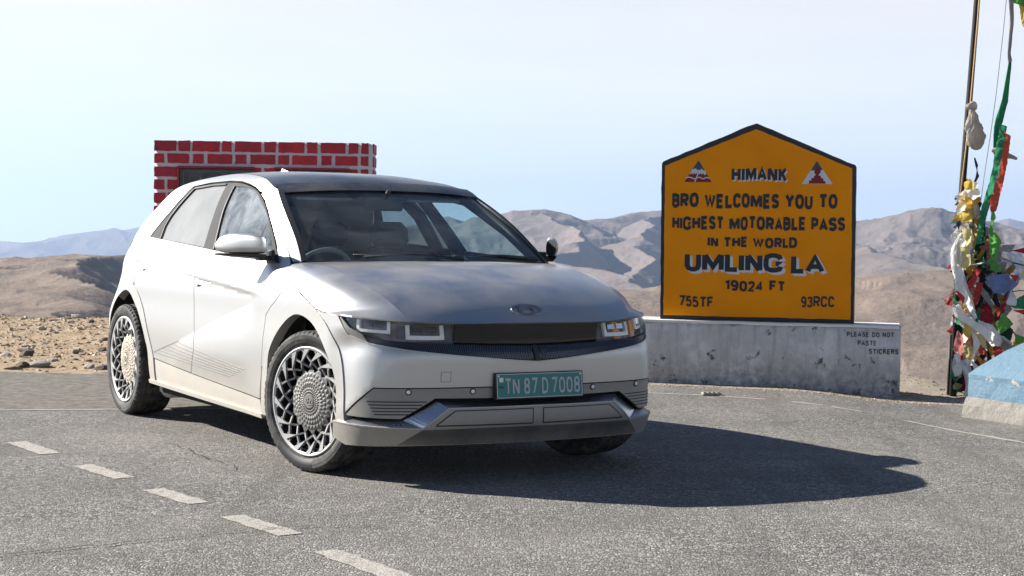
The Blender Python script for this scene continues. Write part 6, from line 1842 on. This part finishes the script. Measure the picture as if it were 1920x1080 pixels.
for z0_, z1_, par in ((0.02, .64, strings[2]), (.60, 1.15, strings[1]), (1.10, 1.70, strings[0])):
    zs = np.linspace(z0_, z1_, 6)
    co = tube_cloth('cloth_core', [(PX + .03 + float((left_x(z) + right_x(z)) / 2), PY + .14, float(z)) for z in zs], [float((right_x(z) - left_x(z)) * .27) for z in zs], CM['navy'], par, 4, .35, 9, .2)
sc = tube_cloth('scarf', [(3.770, PY - .07, 2.33), (3.785, PY - .09, 2.20), (3.80, PY - .09, 2.08), (3.825, PY - .08, 1.985)], [.012, .035, .05, .058, .055, .012], CM['cream'], None, 2)
X_ = lambda L, d: [(PX + a, PY - d, b) for a, b in L]
for path, d_, rr_s, lab in (([(-.03, 1.292), (-.078, 1.194), (-.076, 1.016), (-.005, .818), (.070, .641)], .17, [.008, .015, .018, .017, .012], 'long white scarf twisted down the left side of the flag bundle'),
                          ([(-.080, .697), (-.002, .574), (.120, .478), (.255, .427), (.36, .36)], .20, [.010, .016, .020, .024, .018], 'thick white scarf slung across the middle of the flag bundle'),
                          ([(-.03, .26), (.02, .15), (.05, .02), (.065, -.12)], .26, [.010, .014, .020, .024], 'white scarf hanging to the ground at the foot of the pole'),
                          ([(-.065, .306), (-.085, .216), (-.065, .137)], .24, [.008, .013, .008], 'small knotted white rag at the left of the bundle near the ground')):
    wsf = empty('white_scarf', (0, 0, 0)); tag(wsf, lab, 'scarf')
    for k in range(4):
        o_ = (k - 1.5) * rr_s[len(rr_s) // 2] * .75
        pth = [(a + o_ * (.7 + .3 * math.sin(i * 1.9 + k)) + rnd.uniform(-.006, .006), b + o_ * .6 + rnd.uniform(-.008, .008)) for i, (a, b) in enumerate(path)]
        tube_cloth('scarf_fold', X_(pth, d_ + .02 * math.sin(k * 2.3)), [q * (1.15 if k % 2 else .85) for q in rr_s], CM['white'], wsf, len(path) + k, .8, 5, .34)
tag(sc, 'dusty white scarf knotted high on the dark flag pole', 'scarf')
kn = tube_cloth('scarf_knot', [(3.725, PY - .05, 2.335), (3.77, PY - .075, 2.345), (3.81, PY - .05, 2.335)], [.02, .03, .02], CM['cream'], sc, 5)
rb = tube_cloth('cloth_ribbon', [(3.985, PY, 1.95), (4.00, PY, 2.15), (4.055, PY, 2.40), (4.095, PY, 2.72)], [.006, .015, .024, .020, .010], CM['green'], None, 3, .4, 3)
tag(rb, 'green ribbon of cloth hanging above the grey knot beside the pole', 'cloth')
rb2 = tube_cloth('cloth_twist', [(4.095, PY, 2.72), (4.085, PY, 2.80), (4.10, PY, 3.05), (4.09, PY, 3.25), (4.11, PY, 3.5)], [.016, .010, .013, .018, .02], CM['grey'], None, 6, .5, 3)
tag(rb2, 'twisted grey cloth hanging down from the top at the right', 'cloth')
kn2 = tube_cloth('cloth_knot', [(3.955, PY - .02, 1.985), (4.02, PY - .03, 1.975), (4.09, PY - .03, 1.945), (4.165, PY - .03, 1.918)], [.010, .022, .030, .016, .008], CM['cream'], None, 9, .7, 4, .35)
tag(kn2, 'knotted grey and cream rag sticking out right of the green streamer', 'cloth')
lp = MB(); lp.tube([(3.815, PY - .02, 1.92), (3.825, PY - .05, 1.86), (3.835, PY - .05, 1.77), (3.815, PY - .03, 1.71)], [.006, .012, .014, .008], 8)
tag(lp.build('rope_loop', mat_plain('black_rubber', (.02, .022, .025), .5)), 'black loop hanging on the pole above the yellow knot', 'rope')
yf = empty('yellow_flag', (0, 0, 0)); tag(yf, 'bright yellow prayer flag in the top right corner', 'flag')
cloth([(.40, 3.24), (.47, 3.02), (.56, 2.92), (.70, 2.80), (.80, 3.3), (.45, 3.45)], 'yellow', -.05, 77, yf, amp=1.4)
cloth([(.36, 3.20), (.46, 3.16), (.50, 3.28), (.40, 3.4)], 'lightgreen', -.09, 78, yf)
cloth([(.46, 3.14), (.50, 3.0), (.53, 3.12), (.50, 3.2)], 'gold', -.10, 79, yf)
# line to the right border carrying small flags
ln = MB(); ln.tube([(3.98, PY - .1, 1.12), (4.12, PY - .12, 1.06), (4.3, PY - .15, 1.02), (4.5, PY - .15, .99)], .006, 5)
ln.tube([(4.0, PY - .1, .80), (4.2, PY - .1, .83), (4.5, PY - .12, .80)], .004, 5); ln.tube([(4.0, PY - .16, .62), (4.14, PY - .2, .47), (4.22, PY - .22, .38)], .005, 5)
ln.build('flag_line', M['blackpaint'], strings[3])

# ------------------------------------------------------------------ blue plinth
def bluemat():
    t = NT('flaking_blue_paint'); n = t.noise(5, 7, .65); n2 = t.noise(24, 6, .7)
    c = t.mix(n2, (.075, .150, .215), (.118, .205, .280))
    z = t.sep()[2]
    band = t.math('SUBTRACT', 1.0, t.math('MULTIPLY', t.math('ABSOLUTE', t.math('SUBTRACT', z, .235)), 22), clamp=True)
    f = t.math('ADD', n, t.math('MULTIPLY', band, .16))
    c = t.mix(t.ramp(f, [(.71, 0.0), (.73, 1.0)]), c, (.33, .30, .26))
    c = t.mix(t.ramp(t.noise(15, 4), [(.68, 0.0), (.74, .35)]), c, (.55, .58, .62))
    return t.end(t.bsdf(c, .75, normal=t.bump(t.math('ADD', n2, t.math('MULTIPLY', n, .5)), .012)))
def roughmat():
    t = NT('rough_concrete'); n = t.noise(18, 7, .75); v = t.vor(40)
    c = t.mix(n, (.12, .113, .10), (.36, .34, .31))
    return t.end(t.bsdf(c, .95, normal=t.bump(n, .02)))
plinth = empty('blue_plinth', (0, 0, 0)); tag(plinth, 'pale blue painted plinth with a rough concrete footing at the right border', 'plinth')
def ringblock(name, rings, mat, parent, sub=.05, amp=.006, seed=1):
    """stacked outlines, corner points given per ring"""
    V = []; F = []; L = None
    rr = []
    for ring, z in rings:
        pts = resample(ring, 10)
        out = []
        n0 = len(ring)
        for i in range(n0):
            a = np.array(ring[i]); b = np.array(ring[(i + 1) % n0])
            for k in range(24): out.append(a + (b - a) * k / 24)
        rr.append((out, z))
    L = len(rr[0][0])
    for out, z in rr:
        for i, p in enumerate(out):
            nn = (fbm(np.array(p[0] * 9 + seed), np.array(p[1] * 9 + z * 13), 4, seed) - .5) * 2
            V.append((p[0] + nn * amp, p[1] + nn * amp, z + nn * amp))
    for j in range(len(rr) - 1):
        for i in range(L): F.append((j * L + i, j * L + (i + 1) % L, (j + 1) * L + (i + 1) % L, (j + 1) * L + i))
    F.append(tuple((len(rr) - 1) * L + i for i in range(L)))
    return mesh_obj(name, V, F, mat, parent)
bA, bB, bC, bD = (3.335, 12.75), (4.05, 11.15), (6.0, 11.9), (5.3, 13.6)
def sc4(k, dx=0, dy=0):
    c = np.mean([bA, bB, bC, bD], axis=0)
    return [tuple(c + (np.array(q) - c) * k + np.array((dx, dy))) for q in (bA, bB, bC, bD)]
M['blue'] = bluemat(); M['rough'] = roughmat()
zz = float(ground_z(3.4, 12.6))
ringblock('footing', [(sc4(1.0), zz - .15), (sc4(1.0), zz + .02), (sc4(.995), zz + .09), (sc4(.98), zz + .150)], M['rough'], plinth, amp=.010, seed=5)
ringblock('plinth_body', [(sc4(.97), zz + .13), (sc4(.972), zz + .19), (sc4(.97), zz + .28), (sc4(.975), zz + .315), (sc4(.93), zz + .365), (sc4(.78), zz + .50), (sc4(.55), zz + .66), (sc4(.3), zz + .78)], M['blue'], plinth, amp=.006, seed=8)
# cat's-eye stud on the road by the wall
mb = MB(); mb.box((1.57, 13.50, .012), (.15, .10, .022), bev=.008); cs = mb.build('road_stud', mat_plain('stud_plastic', (.30, .28, .22), .6)); tag(cs, 'small ribbed road stud on the edge line in front of the wall', 'road stud')
mb = MB()
for k in range(4): mb.box((1.515 + .036 * k, 13.47, .024), (.012, .05, .004))
mb.build('stud_rib', M['black'], cs)

# ------------------------------------------------------------------ hills and mountains (metres, real distances)
RIDGES = {
  'r1': [(-235.2, 606.0, -23.0), (-220.0, 643.4, -20.1), (-198.5, 671.3, -16.4), (-192.4, 693.8, -15.8), (-187.5, 715.9, -14.4), (-179.8, 738.4, -13.5), (-184.4, 819.5, -13.9), (-186.9, 962.0, -13.7), (-178.7, 1136.0, -19.3), (-137.9, 1242.4, -29.9), (-64.0, 1298.4, -44.1)],
  'r1spur': [(-182.4, 778.9, -13.7), (-179.2, 718.0, -14.3), (-164.4, 639.2, -15.2), (-149.8, 570.7, -17.9), (-133.1, 502.7, -19.8), (-113.7, 435.4, -20.7), (-98.5, 387.7, -21.1)],
  'r2': [(-3445.5, 7660.8, -147.7), (-2827.0, 7910.0, -117.2), (-2608.0, 7984.9, -102.3), (-2383.0, 8054.9, -92.0), (-2230.5, 7953.2, -96.4), (-2134.3, 8051.9, -78.4), (-2035.1, 8149.8, -49.9), (-1896.4, 8255.0, -22.6), (-1835.8, 8268.7, -37.0), (-1797.2, 8348.8, -21.1), (-1656.0, 8520.6, -13.6), (-1449.6, 8700.1, -50.5), (-974.6, 8766.0, -84.0), (-166.5, 8818.4, -58.7)],
  'r3': [(-441.0, 3572.9, -50.6), (-280.7, 3488.7, -14.9), (-210.6, 3393.5, 2.1), (-125.8, 3297.6, 23.5), (-80.2, 3199.0, -10.9), (-55.0, 3149.5, 4.2), (-11.5, 3100.0, 23.8), (21.4, 3049.9, 34.3), (39.4, 2999.7, 36.8), (56.1, 2999.5, 32.4), (77.8, 3049.0, 24.8), (103.0, 3098.3, 17.9), (124.0, 3147.6, 17.5), (165.2, 3195.7, 22.3), (197.5, 3244.0, 27.0), (240.7, 3291.2, 36.1), (270.8, 3288.9, 40.6), (345.9, 3332.1, 51.4), (453.6, 3369.6, 43.2), (554.9, 3354.4, 34.2), (597.1, 3245.5, 21.1), (625.9, 3138.2, 7.6), (621.1, 2935.0, 25.8), (625.2, 2831.8, 34.0), (646.7, 2775.7, 42.4), (659.1, 2721.3, 45.4), (682.8, 2715.5, 40.6), (735.1, 2753.6, 26.6), (788.4, 2790.8, 7.9), (865.0, 2872.6, -8.8), (1104.3, 2896.7, -18.8), (1396.0, 2767.9, -21.3)],
  'r3spur': [(56.1, 2999.5, 32.4), (65.8, 2849.2, 17.9), (89.2, 2598.5, -8.7), (94.4, 2478.2, -21.1), (110.5, 2297.3, -38.2), (112.1, 2147.1, -51.3), (116.8, 1996.6, -65.3)],
  'r3spur2': [(255.0, 3189.8, 29.5), (240.3, 2890.0, 3.9), (210.5, 2591.5, -28.4), (179.8, 2293.0, -60.4)],
  'r5': [(452.7, 2458.7, -0.3), (466.3, 2354.3, -12.8), (470.3, 2251.4, -18.8), (477.0, 2096.4, -29.1), (480.8, 1941.4, -37.0), (475.6, 1839.5, -46.0)],
  'r4': [(10.0, 799.9, -35.8), (36.7, 849.2, -33.0), (66.4, 897.5, -31.5), (79.1, 916.6, -31.2), (127.6, 941.4, -29.0), (189.4, 961.5, -24.3), (203.5, 958.6, -21.1), (217.6, 955.5, -19.3), (234.2, 951.6, -18.4), (240.3, 929.5, -19.8), (255.1, 863.1, -24.4), (303.4, 794.0, -31.1)],
  'r6': [(1307.5, 7892.4, -6.1), (1771.5, 7801.4, 37.2), (1997.5, 7746.6, 33.3), (2107.9, 7717.3, 61.1), (2195.5, 7692.8, 76.5), (2272.1, 7670.6, 61.0), (2433.9, 7620.8, 35.2), (3045.7, 7397.6, 21.8)],
  'snow': [(1250.5, 6684.0, 28.0), (1319.3, 6670.8, 53.6), (1358.6, 6662.9, 62.4), (1407.9, 6652.6, 48.7), (1506.0, 6631.1, 21.6)],
}

def seg_dist(X, Y, pts, want_side=False):
    best = np.full(X.shape, 1e12); zr = np.zeros(X.shape); sd = np.zeros(X.shape)
    for (x0, y0, z0), (x1, y1, z1) in zip(pts[:-1], pts[1:]):
        dx, dy = x1 - x0, y1 - y0; L2 = dx * dx + dy * dy
        t = np.clip(((X - x0) * dx + (Y - y0) * dy) / L2, 0, 1)
        d2 = (X - x0 - t * dx) ** 2 + (Y - y0 - t * dy) ** 2
        k = d2 < best
        best = np.where(k, d2, best); zr = np.where(k, z0 + t * (z1 - z0), zr)
        sd = np.where(k, np.sign(dx * (Y - y0) - dy * (X - x0)), sd)
    return np.sqrt(best), zr, sd
def terrain(X, Y):
    R = np.hypot(X, Y)
    h = -3 - .22 * np.clip(R - 24, 0, 250) ** .98
    h = np.maximum(h, -58 + 0 * R) - 300 * sm(1400, 4500, R)
    az = np.arctan2(X, Y)
    front = 1 - sm(.45, .7, np.abs(az))
    far_ = sm(300, 4000, R)
    h = h + (1 - front) * (fbm(X * .0011, Y * .0011, 5, 91, True) * 190 - 70) * far_
    h = h + (fbm(X * .007, Y * .007, 4, 40) - .5) * 16 * sm(40, 250, R) * (1 - .0 * far_)
    out = h
    X0_, Y0_ = X, Y
    for key, sl, sr, nz_a, nz_f in (('r1', .16, .60, 3.0, .010), ('r1spur', .50, .085, 5.0, .012), ('r4', .085, .10, 12.0, .0055), ('r5', .50, .30, 12, .006),
                                    ('r3', .33, .33, 55, .0034), ('r3spur', .85, .30, 42, .0045), ('r3spur2', .55, .35, 30, .0045), ('r2', .20, .20, 60, .0016), ('r6', .24, .24, 60, .0012), ('snow', .3, .3, 20, .001)):
        pts = RIDGES[key]
        wa, wf = {'r1': (6, .02), 'r1spur': (30, .013), 'r4': (20, .01), 'r5': (50, .006), 'r3': (30, .004), 'r3spur': (110, .0035), 'r3spur2': (90, .004)}.get(key, (0, .01))
        if wa:
            X = X0_ + wa * (fbm(X0_ * wf, Y0_ * wf, 4, 51) - .5) * 2; Y = Y0_ + .3 * wa * (fbm(X0_ * wf, Y0_ * wf, 4, 57) - .5) * 2
        else: X, Y = X0_, Y0_
        d, zr, sdn = seg_dist(X, Y, pts)
        sl_ = np.where(sdn < 0, sr, sl)
        rg = fbm(X * nz_f, Y * nz_f, 6, sum(map(ord, key)) % 97, True) - .62
        w = 1 - np.exp(-d / (nz_a * 1.5))
        e = zr - sl_ * d * (1 - .25 * np.clip(d / 1500, 0, 1)) + nz_a * rg * w * 1.7 + nz_a * .10 * (fbm(X * nz_f * 9, Y * nz_f * 9, 4, 33, True) - .6)
        out = np.maximum(out, e)
    return out
azs = np.radians(np.r_[np.linspace(-180, -24, 80)[:-1], np.linspace(-24, -17.5, 30)[:-1], np.linspace(-17.5, 17.8, 860), np.linspace(17.8, 24, 30)[1:], np.linspace(24, 180, 80)[1:]])
def lg(a, b, n): return a * (b / a) ** np.linspace(0, 1, n, endpoint=False)
rr_ = np.r_[lg(22, 420, 80), lg(420, 1800, 170), lg(1800, 3700, 380), lg(3700, 4900, 30), lg(4900, 6200, 30), lg(6200, 9200, 130), lg(9200, 12500, 20), 12500]
AZ, RR = np.meshgrid(azs, rr_, indexing='ij')
TX = RR * np.sin(AZ); TY = RR * np.cos(AZ); TZ = terrain(TX, TY)
def hillmat():
    t = NT('mountain_rock')
    n = t.noise(.004, 8, .6); n2 = t.noise(.035, 8, .65); n3 = t.noise(.0012, 4, .5)
    pos = t.coord()
    r = t.node('ShaderNodeVectorMath', {0: pos}, operation='LENGTH').outputs['Value']
    near = t.mix(n, (.155, .120, .092), (.255, .20, .155))
    near = t.mix(t.ramp(n2, [(.45, 0.0), (.7, .55)]), near, (.14, .105, .085))
    rock = t.mix(n2, (.105, .085, .075), (.22, .185, .165))
    rock = t.mix(t.ramp(n3, [(.4, 0.0), (.6, .6)]), rock, (.21, .160, .128))
    f = t.ramp(t.math('DIVIDE', r, 4000.0), [(.28, 0.0), (.45, 1.0)])
    c = t.mix(f, near, rock)
    z = t.sep()[2]
    # snow lying on the one far summit
    x, y = t.sep()[0], t.sep()[1]
    sn = t.math('MULTIPLY', t.math('GREATER_THAN', z, 58.0), t.math('MULTIPLY', t.math('GREATER_THAN', r, 6200.0), t.math('LESS_THAN', r, 7300.0)))
    c = t.mix(sn, c, (.8, .8, .82))
    return t.end(t.bsdf(c, .95, normal=t.bump(t.math('ADD', n2, t.math('MULTIPLY', t.noise(.16, 5, .7), .25)), 3.2), **{'Specular IOR Level': .1}))
tag(grid_obj('terrain', TX, TY, TZ, hillmat()), kind='structure')

# ------------------------------------------------------------------ the air between
hz = MB(); hz.box((0, 0, (330 - 480) / 2), (27000, 27000, 330 + 480))
t = NT('mountain_haze'); t.n.remove(t.out); t.out = t.n.new('ShaderNodeOutputMaterial')
pv_ = t.node('ShaderNodeVolumePrincipled', {'Color': (.50, .68, 1.0), 'Density': 1.0e-4, 'Anisotropy': .3})
t.t.links.new(pv_.outputs[0], t.out.inputs['Volume'])
haze = hz.build('haze', t.m); tag(haze, kind='stuff'); haze['label'] = 'thin blue mountain haze between the pass and the far ranges'
